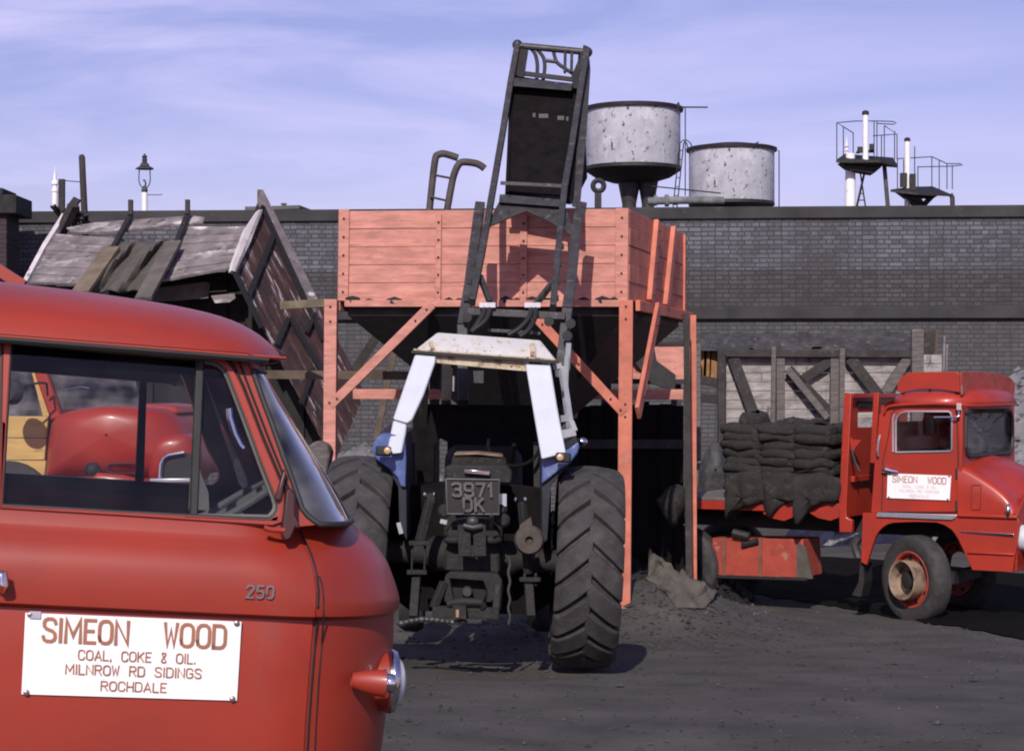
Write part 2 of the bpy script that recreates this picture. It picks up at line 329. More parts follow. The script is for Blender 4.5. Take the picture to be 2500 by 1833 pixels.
# ---------------------------------------------------------------- retaining wall
def brickmat(name, ca, cb, mort, dark, sc=1.0):
    m = bpy.data.materials.new(name); m.use_nodes = True; nt = m.node_tree; N = nt.nodes; L = nt.links; b = N['Principled BSDF']; b.inputs['Roughness'].default_value = .85
    tc = N.new('ShaderNodeTexCoord'); sp = N.new('ShaderNodeSeparateXYZ'); cb_ = N.new('ShaderNodeCombineXYZ'); L.new(tc.outputs['Object'], sp.inputs[0])
    L.new(sp.outputs[0], cb_.inputs[0]); L.new(sp.outputs[2], cb_.inputs[1])
    wv = N.new('ShaderNodeTexNoise'); wv.inputs['Scale'].default_value = 2.2
    L.new(cb_.outputs[0], wv.inputs[0]); va = N.new('ShaderNodeVectorMath'); va.operation = 'MULTIPLY_ADD'
    L.new(wv.outputs['Color'], va.inputs[0]); va.inputs[1].default_value = (.05,.022,0); L.new(cb_.outputs[0], va.inputs[2])
    br = N.new('ShaderNodeTexBrick'); br.inputs['Scale'].default_value = 1; br.inputs['Brick Width'].default_value = .26*sc; br.inputs['Row Height'].default_value = .088*sc
    br.inputs['Mortar Size'].default_value = .011; br.inputs['Mortar Smooth'].default_value = .3; br.inputs['Bias'].default_value = -.1
    br.inputs['Color1'].default_value = (*ca, 1); br.inputs['Color2'].default_value = (*cb, 1); br.inputs['Mortar'].default_value = (*mort, 1)
    br.offset = .5; br.squash = .55; br.squash_frequency = 2
    L.new(va.outputs[0], br.inputs[0])
    n = N.new('ShaderNodeTexNoise'); n.inputs['Scale'].default_value = .55; n.inputs['Detail'].default_value = 8; n.inputs['Roughness'].default_value = .7
    L.new(cb_.outputs[0], n.inputs[0]); r = N.new('ShaderNodeMapRange'); r.inputs[1].default_value = .44; r.inputs[2].default_value = .66; r.inputs[4].default_value = .8
    L.new(n.outputs[0], r.inputs[0]); mx = N.new('ShaderNodeMix'); mx.data_type = 'RGBA'; L.new(r.outputs[0], mx.inputs[0]); L.new(br.outputs[0], mx.inputs[6]); mx.inputs[7].default_value = (*dark, 1)
    n2 = N.new('ShaderNodeTexNoise'); n2.inputs['Scale'].default_value = 9; n2.inputs['Detail'].default_value = 4; L.new(cb_.outputs[0], n2.inputs[0])
    r2 = N.new('ShaderNodeMapRange'); r2.inputs[1].default_value = .6; r2.inputs[2].default_value = .75; r2.inputs[4].default_value = .5; L.new(n2.outputs[0], r2.inputs[0])
    m2 = N.new('ShaderNodeMix'); m2.data_type = 'RGBA'; L.new(r2.outputs[0], m2.inputs[0]); L.new(mx.outputs[2], m2.inputs[6]); m2.inputs[7].default_value = tuple(min(1, x*1.5) for x in ca)+(1,)
    L.new(m2.outputs[2], b.inputs['Base Color'])
    bp = N.new('ShaderNodeBump'); bp.inputs['Strength'].default_value = .7; bp.inputs['Distance'].default_value = .015; bp.invert = True
    L.new(br.outputs['Fac'], bp.inputs['Height']); L.new(bp.outputs[0], b.inputs['Normal'])
    return m
BR1 = brickmat('blue grey brick', (.125,.127,.155), (.062,.062,.074), (.034,.031,.033), (.042,.040,.043))
BR2 = brickmat('soot dark brick', (.068,.067,.074), (.036,.034,.037), (.022,.02,.021), (.030,.028,.03))
BR3 = brickmat('rough grey brick', (.085,.085,.093), (.055,.055,.06), (.036,.033,.035), (.042,.04,.043))
BRP = brickmat('dark pier brick', (.05,.03,.035), (.035,.022,.025), (.02,.014,.016), (.025,.018,.02))
COPE = M('sooty stone coping', (.038,.036,.039), .85, .25, 1.2, bump=.3, patches=(((.065,.065,.06), 1.6, .60, .12),))
wl = P(-500, 520, 41.65); wr = P(2500, 503, 39.9); wd = (wr-wl); wd.z = 0
wr2 = wl+wd*1.45+V((0,0,.10)); wn = V((wd.y, -wd.x, 0)).normalized()
def zat(v, Y=40.6): return EYE-(v-965)/F*Y
brick_wall = thing('brick_wall', 'long dark brick retaining wall with stone coping along the back of the yard', 'wall', (wl.x+5, wl.y, -.4))
def wband(name, v0, v1, front, mat, thick=.6, bev=0):
    z0, z1 = zat(v1), zat(v0); a = wl+wn*front; b = wr2+wn*front; m = MB()
    back = -wn*(thick+front)
    poly = [V((a.x, a.y, z0)), V((b.x, b.y, z0)), V((b.x, b.y, z1)), V((a.x, a.y, z1))]
    m.prism(poly, back); return m.build(name, mat, brick_wall, bevel=bev)
wband('coping', 509, 538, .07, COPE, .7, .015)
wband('upper_brickwork', 538.05, 661, 0, BR1)
wband('middle_brickwork', 661.05, 751, .03, BR2)
wband('string_course', 751.05, 781, .13, COPE, .7, .02)
wband('lower_brickwork', 781.05, 1350, .02, BR3)

# brick pier at the far left edge
pier = thing('brick_pier', 'dark brick pier with stepped stone cap at the far left of the wall', 'pier', P(0, 1200, 40))
m = MB(); a = P(37, 520, 39.2)
m.box((a.x-1.39, 39.8, 2.4), (2.4, 1.0, 6.2)); m.build('shaft', BRP, pier)
m = MB(); m.box((a.x-1.39, 39.8, zat(500, 39.3)), (2.85, 1.3, .36)); m.box((a.x-1.5, 39.8, zat(500, 39.3)+.25), (2.5, 1.1, .14)); m.build('stone_cap', M('near black stone', (.022,.02,.021), .9, .3), pier, bevel=.02)  # cap stone coloured near black

# flat roofed building beyond the wall
b = thing('flat_roofed_building', 'low flat roofed building showing over the wall left of the hopper', 'building', P(690, 520, 76)-V((0,0,6)))
c = P(690, 510, 76)
m = MB(); m.box((c.x, 78, c.z-3.1), (2.5, 4, 6)); m.build('wall', M('pale render', (.30,.29,.31), .8), b)
m = MB(); m.prism([V((P(598,0,76).x, 76, c.z-.05)), V((P(735,0,76).x, 75.4, c.z-.05)), V((P(782,0,76).x, 80.4, c.z-.05)), V((P(640,0,76).x, 81, c.z-.05))], (0,0,.13)); m.build('roof', LEAD, b)
m = MB(); m.box((P(693,0,77).x, 77, c.z+.16), (.14,.14,.16)); m.box((P(693,0,77).x, 77, c.z+.27), (.2,.2,.06)); m.build('roof_vent', LEAD, b)

# ---------------------------------------------------------------- water tanks
def tank(Y, ul, ur, vrim, vbot, dish, label, cu, cols, cone=.04):
    cx = P((ul+ur)/2, 0, Y).x; r = (ur-ul)/2/F*Y; zt = zat(vrim, Y); zb = zat(vbot, Y)
    t = thing('water_tank', label, 'water tank', (cx, Y, -.3), 'water tanks behind the wall')
    m = MB(); m.lathe((cx, Y, zb), (0,0,1), [(r*.985, 0), (r, .05), (r, zt-zb)], 48, False)
    for k in range(5):
        a = k*1.257+.3; m.box((cx+math.cos(a)*(r-.004), Y+math.sin(a)*(r-.004), (zb+zt)/2), (.04,.015, zt-zb-.02), Matrix.Rotation(a+math.pi/2, 3, 'Z'))
    m.build('tank_wall', TANK, t, smooth=True)
    m = MB(); m.lathe((cx, Y, zt-.02), (0,0,1), [(r+.015,-.03), (r+.07,-.03), (r+.08,.05), (r+.02,.07), (r*.5,.07+cone*.7), (.03,.07+cone)], 48); m.build('lid_rim', BLACK, t, smooth=True)
    m = MB(); m.lathe((cx, Y, zb), (0,0,1), [(r*1.005,.06), (r*1.01,-.03), (r*.8,-dish*.6), (r*.45,-dish), (.2,-dish*1.05)], 48); m.build('dished_base', BLACK, t, smooth=True)
    for uc, rc in cols:
        x = P(uc, 0, Y).x; m = MB(); m.lathe((x, Y, -.4), (0,0,1), [(rc,0), (rc, zb-dish-.15), (rc*1.05, zb-dish-.1), (rc*1.6, zb-dish+.4), (rc*1.9, zb-dish+.55)], 24); m.build('support_column', DKSTEEL, t, smooth=True)
    return t, cx, r, zt, zb
t1, cx, r, zt, zb = tank(52, 1429, 1661, 268, 414, .33, 'larger whitewashed water tank on a column beside the loader mast', 1545, [(1536, .18), (1582, .16)])
m = MB(); Y = 50.6
m.tube([P(1582, 492, Y), P(1625, 490, Y), P(1700, 489, Y), P(1768, 490, Y)], .095, 12)
m.lathe(P(1628, 490, Y), (1,0,0), [(.15,-.05), (.15,.05)], 16); m.lathe(P(1600, 490, Y), (1,0,0), [(.13,-.04), (.13,.04)], 16)
m.build('outlet_pipe', GREEN, t1, smooth=True)
m = MB(); m.tube([P(1592, 455, Y), P(1760, 472, Y)], .018, 6); m.build('control_rod', BLACK, t1)
m = MB()
for du in (0, 10): m.tube([P(1643+du, 506, Y), P(1660+du*.9, 350, Y), P(1668+du*.8, 342, Y), P(1676+du, 350, Y), P(1683+du, 372, Y)], .016, 6)
for k in range(7): m.tube([P(1644+k*2.4, 500-k*22, Y), P(1655+k*2.2, 500-k*22, Y)], .012, 6)
m.build('ladder', BLACK, t1)
m = MB(); m.tube([P(1673, 478, Y), P(1673, 262, Y)], .014, 6); m.tube([P(1655, 262, Y), P(1728, 262.5, Y)], .02, 6); m.lathe(P(1656, 262, Y), (0,0,1), [(.03,-.1),(.05,.02),(.02,.12)], 8); m.build('level_gauge', BLACK, t1)
t2, cx, r, zt, zb = tank(58, 1682, 1890, 366, 500, .08, 'smaller whitewashed water tank standing further right over the wall', 1786, [(1775, .2)], .14)
m = MB(); m.tube([P(1902, 506, 57), P(1902, 368, 57), P(1888, 366, 57)], .016, 6); m.build('drain_pipe', BLACK, t2)
m = MB(); m.tube([P(1842, 352, 57), P(1852, 347, 57)], .02, 6); m.build('lid_handle', BLACK, t2)
# ring topped post behind the hopper
m = MB(); Y = 33; m.bar(P(1460, 560, Y), P(1460, 465, Y), .11, .06); c = P(1461, 454, Y)
m.tube([c+V((math.cos(k*.3142)*.088, 0, math.sin(k*.3142)*.088)) for k in range(20)], .042, 8, True)
tag(m.build('ring_post', BLACK), 'black iron post with a ring eye standing behind the hopper', 'post')

# ---------------------------------------------------------------- signal platforms
Y = 50
def rails(m, pts, r=.013): m.tube([P(*p) for p in pts], r, 6)
sg = thing('signal_post', 'white railway signal post with higher railed platform and slim capped top', 'signal post', P(2076, 965, Y)-V((0,0,2.3)), 'signal posts beyond the wall')
m = MB(); m.lathe(P(2076, 965, Y)-V((0,0,2.3)), (0,0,1), [(.135,0), (.135, 7.3), (.11, 8.2)], 20); m.build('main_post', MASTW, sg, smooth=True)
m = MB(); c = P(2113, 380, Y); m.lathe(c, (0,0,1), [(.075,-.2), (.07, 1.05)], 16); m.build('upper_post', MASTW, sg, smooth=True)
m = MB(); m.lathe(P(2113, 277, Y), (0,0,1), [(.085,-.04), (.085,.04), (.03,.07)], 16); m.build('post_cap', BLACK, sg)
m = MB(); m.lathe(P(2067, 375, Y+.8), (0,0,1), [(.03,-.2), (.03,.05), (.06,.07), (.035,.11), (.05,.15), (.012,.34), (.004,.42)], 12); m.build('finial', MASTW, sg, smooth=True)
m = MB()
m.prism([P(2041,391,Y-.6), P(2150,391,Y-.6), P(2192,404,Y-.3), P(2180,385,Y+.6), P(2062,376,Y+.6)], (0,0,-.06))
m.prism([P(2052,396,Y-.4), P(2075,414,Y-.4), P(2133,424,Y-.3), P(2150,410,Y-.3), P(2160,396,Y-.3)], (0,.5,0))
m.prism([P(2092,373,Y), P(2098,360,Y), P(2102,373,Y)], (0,.2,0)); m.box(P(2100,366,Y), (.12,.1,.14)); m.box(P(2128,362,Y), (.1,.1,.2)); m.box(P(2120,370,Y),(.25,.1,.06))
m.build('platform', BLACK, sg)
m = MB(); v0 = 384
for u, vt in ((2043,300), (2059,310), (2083,325), (2134,297), (2141,296), (2152,330), (2159,307), (2184,320), (2190,328)): rails(m, [(u, v0+6, Y), (u, vt, Y)], .012)
rails(m, [(2083,325,Y), (2059,310,Y), (2043,300,Y), (2090,296,Y), (2141,296,Y), (2180,297,Y), (2188,301,Y), (2182,304,Y), (2141,302,Y)])
rails(m, [(2159,307,Y), (2190,328,Y), (2131,332,Y)]); m.build('hand_rail', BLACK, sg)
m = MB(); m.bar(P(2159,405,Y), P(2169,520,Y), .09, .09); m.build('stay', DKSTEEL, sg)
m = MB(); rails(m, [(2110,424,Y), (2090,512,Y)], .03); rails(m, [(2100,420,Y), (2114,512,Y-.2)], .02)
for k in range(5): rails(m, [(2095+k*2, 505-k*16, Y), (2110-k*1, 505-k*16, Y)], .015)
m.build('ladder', BLACK, sg)
sg = thing('signal_post', 'thinner white signal post with lower railed platform at far right', 'signal post', P(2215, 965, Y)-V((0,0,2.3)), 'signal posts beyond the wall')
m = MB(); c = P(2215, 965, Y)-V((0,0,2.3)); m.lathe(c, (0,0,1), [(.08,0), (.07, 2.3+zat(346, Y)-zat(965, Y))], 16); m.build('main_post', MASTW, sg, smooth=True)
m = MB(); m.lathe(P(2215, 342, Y), (0,0,1), [(.075,-.04), (.075,.03), (.03,.06)], 16); m.build('post_cap', BLACK, sg)
m = MB()
m.prism([P(2174,463,Y-.5), P(2222,456,Y+.5), P(2277,455,Y+.5), P(2321,474,Y-.4), P(2240,470,Y-.6)], (0,0,-.06))
m.prism([P(2192,466,Y-.3), P(2215,483,Y-.3), P(2240,505,Y-.2), P(2262,503,Y-.2), P(2280,484,Y-.2), P(2300,472,Y-.2)], (0,.4,0), [[P(2248,482,Y-.27), P(2268,482,Y-.27), P(2256,494,Y-.27)]])
m.box(P(2206,440,Y-.2), (.16,.1,.34)); m.box(P(2228,445,Y-.2), (.14,.1,.4)); m.build('platform', BLACK, sg)
m = MB()
for u, vt in ((2191,386), (2206,390), (2233,358), (2241,406), (2275,383), (2293,391), (2312,400), (2325,404)): rails(m, [(u, 462, Y), (u, vt, Y)], .012)
rails(m, [(2191,388,Y), (2275,383,Y), (2312,400,Y), (2345,400,Y), (2350,403,Y), (2325,406,Y), (2241,408,Y)]); m.build('hand_rail', BLACK, sg)
m = MB(); m.tube([P(2320,474,Y), P(2325,482,Y), P(2326,530,Y)], .06, 8); m.build('stay', DKSTEEL, sg)
m = MB(); rails(m, [(2220,480,Y), (2232,512,Y)], .02); rails(m, [(2228,478,Y), (2240,512,Y)], .02); m.build('ladder', BLACK, sg)
# distant left signal with pointed finial
m = MB(); Y = 60; c = P(134, 965, Y)-V((0,0,2.3)); zt = zat(460, Y)-c.z
m.lathe(c, (0,0,1), [(.10,0), (.085, zt), (.06,zt+.01), (.055,zt+.08), (.10,zt+.12), (.09,zt+.2), (.04,zt+.25), (.05,zt+.33), (.012,zt+.52), (.003,zt+.66)], 16)
m.lathe(P(134, 466, Y), (0,0,1), [(.11,-.03),(.11,.03)], 16)
tag(m.build('signal_post', MASTW, smooth=True), 'slim white signal post with pointed finial at far left over the wall', 'signal post', 'signal posts beyond the wall')
# gas lamp
Y = 46; lp = thing('gas_lamp', 'old gas street lamp on a white post beyond the wall', 'street lamp', P(353, 965, Y)-V((0,0,2.3)))
c = P(353, 965, Y)-V((0,0,2.3)); m = MB(); m.lathe(c, (0,0,1), [(.10,0), (.065, zat(470, Y)-c.z)], 16); m.build('post', MASTW, lp, smooth=True)
m = MB(); m.lathe(P(353, 465, Y), (0,0,1), [(.05,-.08), (.075,.0), (.05,.07), (.03,.1)], 12); m.tube([P(357,476,Y), P(394,476,Y), P(395,473,Y)], .010, 6)
for s in (-1, 1): m.tube([P(353+s*3,462,Y), P(353+s*12,450,Y), P(353+s*14,440,Y), P(353+s*13,412,Y)], .013, 6)
m.tube([P(353,460,Y), P(356,448,Y), P(353,440,Y), P(349,441,Y)], .02, 6)
m.build('lantern_frame', DKSTEEL, lp)
m = MB(); m.lathe(P(353, 413, Y), (0,0,1), [(.21,-.005), (.20,.02), (.11,.07), (.09,.12), (.055,.15), (.06,.22), (.045,.24), (.065,.28), (.03,.31), (.01,.35)], 8); m.build('lantern_roof', DKSTEEL, lp)
# ---------------------------------------------------------------- pixel-ray / plane meeting points and stroke lettering
EYEP = V((0, 0, EYE))
def RP(u, v, p0, n):
    d = V(((u-1250)/F, 1, -(v-965)/F)); return EYEP+d*((V(p0)-EYEP).dot(n)/d.dot(n))
OV = [(.0,.28),(.04,.12),(.16,.02),(.31,0),(.46,.02),(.58,.12),(.62,.28),(.62,.72),(.58,.88),(.46,.98),(.31,1),(.16,.98),(.04,.88),(0,.72)]
FONT = {
 'S': (.6, [[(.60,.80),(.55,.93),(.42,1),(.2,1),(.07,.93),(.02,.80),(.04,.66),(.14,.56),(.46,.45),(.57,.35),(.6,.2),(.55,.07),(.42,0),(.18,0),(.05,.07),(0,.2)]]),
 'I': (.08, [[(.04,0),(.04,1)]]), 'M': (.74, [[(0,0),(.02,1),(.37,.28),(.72,1),(.74,0)]]),
 'E': (.52, [[(.52,1),(.02,1),(.02,0),(.52,0)],[(.02,.52),(.42,.52)]]), 'O': (.62, [OV+[OV[0], OV[1]]]),
 'N': (.6, [[(.0,0),(.0,1),(.6,0),(.6,1)]]), 'W': (.62, [[(0,1),(.14,0),(.31,.72),(.48,0),(.62,1)]]),
 'D': (.6, [[(0,0),(0,1),(.36,1),(.5,.95),(.59,.82),(.6,.7),(.6,.3),(.59,.18),(.5,.05),(.36,0),(0,0),(0,.1)]]),
 'C': (.58, [[(.58,.76),(.55,.9),(.44,1),(.16,1),(.04,.9),(0,.74),(0,.26),(.04,.1),(.16,0),(.44,0),(.55,.1),(.58,.24)]]),
 'A': (.64, [[(0,0),(.32,1),(.64,0)],[(.1,.3),(.54,.3)]]), 'L': (.5, [[(0,1),(0,0),(.5,0)]]), 'K': (.58, [[(0,0),(0,1)],[(.56,1),(.03,.42)],[(.2,.6),(.58,0)]]),
 'R': (.58, [[(0,0),(0,1),(.4,1),(.54,.92),(.58,.76),(.54,.58),(.4,.5),(.03,.5)],[(.3,.5),(.58,0)]]),
 'G': (.6, [[(.58,.78),(.54,.92),(.44,1),(.16,1),(.04,.9),(0,.74),(0,.26),(.04,.1),(.16,0),(.44,0),(.56,.08),(.6,.22),(.6,.46),(.34,.46)]]),
 'H': (.58, [[(0,0),(0,1)],[(.58,0),(.58,1)],[(.02,.5),(.56,.5)]]),
 '&': (.5, [[(.08,1),(.42,1),(.42,.8),(.08,.3),(.02,.1),(.1,0),(.4,0),(.48,.12),(.1,.8),(.08,1),(.2,1)]]),
 ',': (.08, [[(.05,.1),(.0,-.1)]]), '.': (.08, [[(.02,0),(.02,.1)]]),
 '3': (.55, [[(0,.9),(.12,1),(.42,1),(.54,.9),(.54,.62),(.42,.53),(.2,.53)],[(.42,.52),(.55,.4),(.55,.1),(.42,0),(.12,0),(0,.1)]]),
 '9': (.55, [[(.55,.45),(.12,.45),(0,.56),(0,.9),(.12,1),(.43,1),(.55,.9),(.55,.1),(.43,0),(.1,0),(0,.1)]]),
 '7': (.52, [[(0,1),(.52,1),(.18,0)]]), '1': (.2, [[(0,.82),(.16,1),(.16,0)]]),
 '2': (.55, [[(0,.8),(.06,.95),(.18,1),(.4,1),(.53,.93),(.55,.75),(.5,.6),(.0,.0),(.55,0)]]),
 '5': (.55, [[(.52,1),(.06,1),(.03,.56),(.38,.58),(.52,.5),(.55,.3),(.5,.08),(.38,0),(.1,0),(0,.1)]]), '0': (.55, [[(x*.88, y) for x, y in OV+[OV[0], OV[1]]]])}
def lettering(mb, text, o, ex, ez, n, h, total=None, sw=.13, gap=.22, space=.62, th=.002):
    """stroke letters: o = lower left, ex / ez unit vectors, n = outward normal; total = overall length to fill"""
    wd_ = [space if c == ' ' else FONT[c][0] for c in text]; tot = sum(wd_)+gap*(len(text)-1)
    kx = (total/(tot*h)) if total else 1; x = 0; lift = 0
    for c, wc in zip(text, wd_):
        if c != ' ':
            for st in FONT[c][1]:
                pts = [(V(((x+a)*kx, b))) for a, b in st]; m = len(pts); rows = []; lift = (lift+.0004) % .0016
                for i in range(m):
                    d0 = (pts[i]-pts[i-1]).normalized() if i else (pts[1]-pts[0]).normalized()
                    d1 = (pts[i+1]-pts[i]).normalized() if i < m-1 else d0
                    t = (d0+d1); t = t.normalized() if t.length > .2 else d0
                    nn = V((-t.y, t.x)); k = 1/max(.45, nn.dot(V((-d0.y, d0.x)))); q = nn*(sw/2*k)
                    e = V((0, 0))
                    if i == 0: e = -d0*sw*.4
                    if i == m-1: e = d0*sw*.4
                    A = pts[i]+q+e; B = pts[i]-q+e
                    W3 = lambda p, l: o+ex*(p.x*h)+ez*(p.y*h)+n*l
                    rows.append([W3(A, lift+.0005), W3(A, th+lift), W3(B, th+lift), W3(B, lift+.0005)])
                mb.grid(rows, True)
        x += wc+gap
    return mb

# ---------------------------------------------------------------- orange coal hopper
FL = P(828, 512, 18.62); FR = P(1535, 509, 18.35); BRp = P(1673, 571, 21.3)
DEP = BRp-FR; DEP.z = 0
fdir = (FR-FL); fdir.z = 0; fdir.normalize(); fn = V((fdir.y, -fdir.x, 0)); sdir = DEP.normalized(); sn = V((sdir.y, -sdir.x, 0))
ZT = FR.z; ZB = EYE-(733-965)/F*18.4
def HF(u, v, o=0.): return RP(u, v, FL+fn*o, fn)          # front plane
def HS(u, v, o=0.): return RP(u, v, FR+sn*o, sn)          # right side plane
hop = thing('coal_hopper', 'tall faded orange timber coal hopper on four legs behind the tractor', 'coal hopper', V((.2, 19.9, -.1)))
def boards(name, A, B, n, z0, z1, k=5, th=.04, mat=PINK, par=hop):
    m = MB()
    for i in range(k):
        a = z0+(z1-z0)*i/k; b = z0+(z1-z0)*(i+1)/k-.0035; j = random.uniform(-.004, .004)
        p = V((A.x, A.y, (a+b)/2))-n*(th/2+j); q = V((B.x, B.y, (a+b)/2))-n*(th/2+j)
        p.z += random.uniform(-.003,.003)
        m.bar(p, q, th, b-a)
    return m.build(name, mat, par, bevel=.004)
boards('front_boards', FL, FR, fn, ZB, ZT)
boards('side_boards', FR+sdir*.045, FR+DEP, sn, ZB, ZT, mat=ORNG)
boards('back_boards', FL+DEP, FR+DEP-fdir*.05, -fn, ZB, ZT)
boards('side_boards', FL+sdir*.045, FL+DEP-sdir*.05, -sn, ZB, ZT)
def bolts(pts, n, par, r=.0105):
    for p in pts: m = MB(); m.lathe(V(p), n, [(r, 0), (r, .012), (r*.6, .018)], 6); m.build('bolt', BOLT, par)
def hbar(name, p, q, w, d, n, mat, bolt_t=(), par=hop, bev=.006):
    """flat bar lying on a face with normal n: w across, d proud"""
    m = MB(); p = V(p); q = V(q); ax = (q-p).normalized(); m.bar(p+n*d/2, q+n*d/2, w, d, up=n); o = m.build(name, mat, par, bevel=bev)
    if bolt_t: bolts([p.lerp(q, t)+n*d for t in bolt_t], n, o)
    return o
b5 = (.1,.3,.5,.7,.9)
hbar('corner_post', HF(841,512), HF(838,735), .10, .022, fn, PINK, b5)
hbar('corner_post', HF(1519,509), HF(1517,735), .115, .022, fn, PINK, b5)
hbar('batten', HF(1072,522), HF(1070,735), .052, .03, fn, PINK, b5)
hbar('batten', HF(1279,526), HF(1278,735), .066, .03, fn, PINK, b5)
hbar('batten', HS(1599,545), HS(1581,740), .15, .05, sn, ORNG, b5)
hbar('batten', HS(1640,562), HS(1620,752), .15, .05, sn, ORNG)
hbar('corner_post', HS(1669,574), HS(1668,762), .07, .025, sn, ORNG, b5)
hbar('frame_beam', HF(843,741.5), HF(1516,741.5), .062, .05, fn, PINK)
hbar('frame_beam', HS(1551,746), HS(1684,775), .10, .045, sn, ORNG)
m = MB(); m.bar(FL+DEP+V((0,0,ZB-ZT-.04)), FR+DEP+V((0,0,ZB-ZT-.04)), .06, .1); m.build('frame_beam', PINK, hop)
m = MB(); m.bar(FL+V((-.02,0,ZB-ZT-.045)), FL+DEP+V((-.02,0,ZB-ZT-.045)), .06, .1); m.build('frame_beam', PINK, hop)
def leg(p, q, w, mat, name='leg', bl=()):
    m = MB(); m.bar(p, q, w, .09, up=fn); o = m.build(name, mat, hop, bevel=.006)
    if bl: bolts([V(p).lerp(V(q), t)+fn*.045 for t in bl], fn, o)
LY = FL+fn*.03
leg(HF(809,731,.07), HF(804,1330,.07), .115, PINK, bl=(.03,.09,.42))
leg(HF(1529,733,.07), HF(1523,1500,.07), .122, ORNG, bl=(.02,.06,.33,.37))
for k in (0, .42): m = MB(); p = FR+DEP; m.bar(V((p.x+.08-k*.25, p.y-k, ZB-.02)), V((p.x+.09-k*.2, p.y-k, -.4)), .035 if k else .05, .06); m.build('leg' if not k else 'rear_strut', ORNG if not k else WOODDK, hop)
m = MB(); p = FL+DEP; m.bar(V((p.x, p.y, ZB)), V((p.x, p.y, -.4)), .1, .1); m.build('leg', WOODDK, hop)  # pink leg given a dark colour to stand in for shade
hbar('brace', HF(1056,744,.07), HF(808,990,.07), .085, .05, fn, PINK, (.05,.16,.93))
hbar('brace', HF(1303,768,.07), HF(1525,1010,.07), .085, .05, fn, ORNG, (.1,.5,.85,.96))
hbar('brace', HS(1602,752,.05), HS(1552,1008,.05), .15, .04, sn, ORNG, (.08,.17,.85))
m = MB(); q = FL+DEP; m.bar(V((q.x-.45, q.y-.1, zat(768, 21.5))), V((q.x-.83, q.y-.2, zat(905, 21.5))), .05, .09); m.build('brace', WOODDK, hop)
m = MB(); m.bar(P(862, 962, 21.2), P(1668, 963, 20.9), .05, .105); m.build('tie_rail', PINK, hop, bevel=.006)
m = MB(); m.bar(P(1360, 1040, 20.9), P(1428, 930, 20.9), .05, .09); m.bar(P(1400,1020,20.85), P(1424,900,20.85), .04,.07); m.build('brace', ORNG, hop)
# funnel under the box
tp = [FL-V((0,0,ZT-ZB+.01))+sdir*.06+fdir*.06, FR-V((0,0,ZT-ZB+.01))+sdir*.06-fdir*.06, FR+DEP-V((0,0,ZT-ZB+.01))-sdir*.06-fdir*.06, FL+DEP-V((0,0,ZT-ZB+.01))-sdir*.06+fdir*.06]
cc = sum(tp, V())/4; fs = 1.25
lowr = [cc.lerp(p, .16)-V((0,0,fs)) for p in tp]
mid = [V(p)-V((0,0,.13)) for p in tp]
m = MB(); m.grid([tp, mid, lowr, [p-V((0,0,.22)) for p in lowr]], True); m.add(tp, [(0,1,2,3)]); m.build('funnel', BLACK, hop)
m = MB(); m.box(cc-V((0,0,fs+.3)), (.6,.6,.1)); m.bar(cc-V((.1,.3,fs+.3)), cc-V((-.1,1.1,fs+.4)), .05, .05); m.build('chute_gate', DKSTEEL, hop)
# coal in the box
m = MB(); rows = []
for i in range(16):
    row = []
    for j in range(16):
        p = FL.lerp(FR, .04+.92*i/15)+DEP*(.04+.92*j/15); row.append(V((p.x, p.y, ZT-.32+.16*noise.noise(V((i*.4, j*.4, 3))))))
    rows.append(row)
m.grid(rows); m.build('coal_fill', COALM, hop, kind='stuff')
# coal lumps on the ledge
spots = [(860,731),(900,732.5),(962,733),(1095,731),(1120,731),(1236,731),(1262,731),(1300,732),(1335,731),(1425,731),(1470,731),(1498,730)]
for i, (u, v) in enumerate(spots):
    m = MB(); r = random.uniform(.028,.055); c = HF(u, v+3, .02); m.ball(c, r, 7, (1.5,.7,.8))
    m.v = [p+V((noise.noise(p*30), noise.noise(p*30+V((5,5,5))), noise.noise(p*30+V((9,1,1)))))*.012 for p in m.v]
    tag(m.build('coal_lump', COALM), 'small black coal lump lying on the bottom ledge of the orange hopper', 'coal lump', 'coal lumps on the hopper ledge')
# hooked ladder hanging in the hopper
lad = thing('hooked_ladder', 'steel ladder with bent pipe hooks standing up inside the orange hopper', 'ladder', P(1070, 560, 19.1))
for pts in (smoothpath([P(1046,540,19.15), P(1055,450,19.15), P(1063,388,19.15), P(1071,378,19.15), P(1086,376,19.15), P(1118,386,19.15)], 5), smoothpath([P(1086,545,19.0), P(1101,460,19.0), P(1109,425,19.0), P(1120,402,19), P(1132,396,19.0), P(1160,399,19.0), P(1174,405,19), P(1183,412,19)], 5)):
    m = MB(); m.tube(pts, .034, 10); m.build('rail', M('rusty pipe', (.07,.055,.055), .7, .3, 10), lad, smooth=True)
for a, b_ in (((1062,428),(1104,436)), ((1051,481),(1094,491)), ((1045,525),(1086,536))):
    m = MB(); m.tube([P(*a,19.1), P(*b_,19.05)], .012, 6); m.build('rung', BOLT, lad)

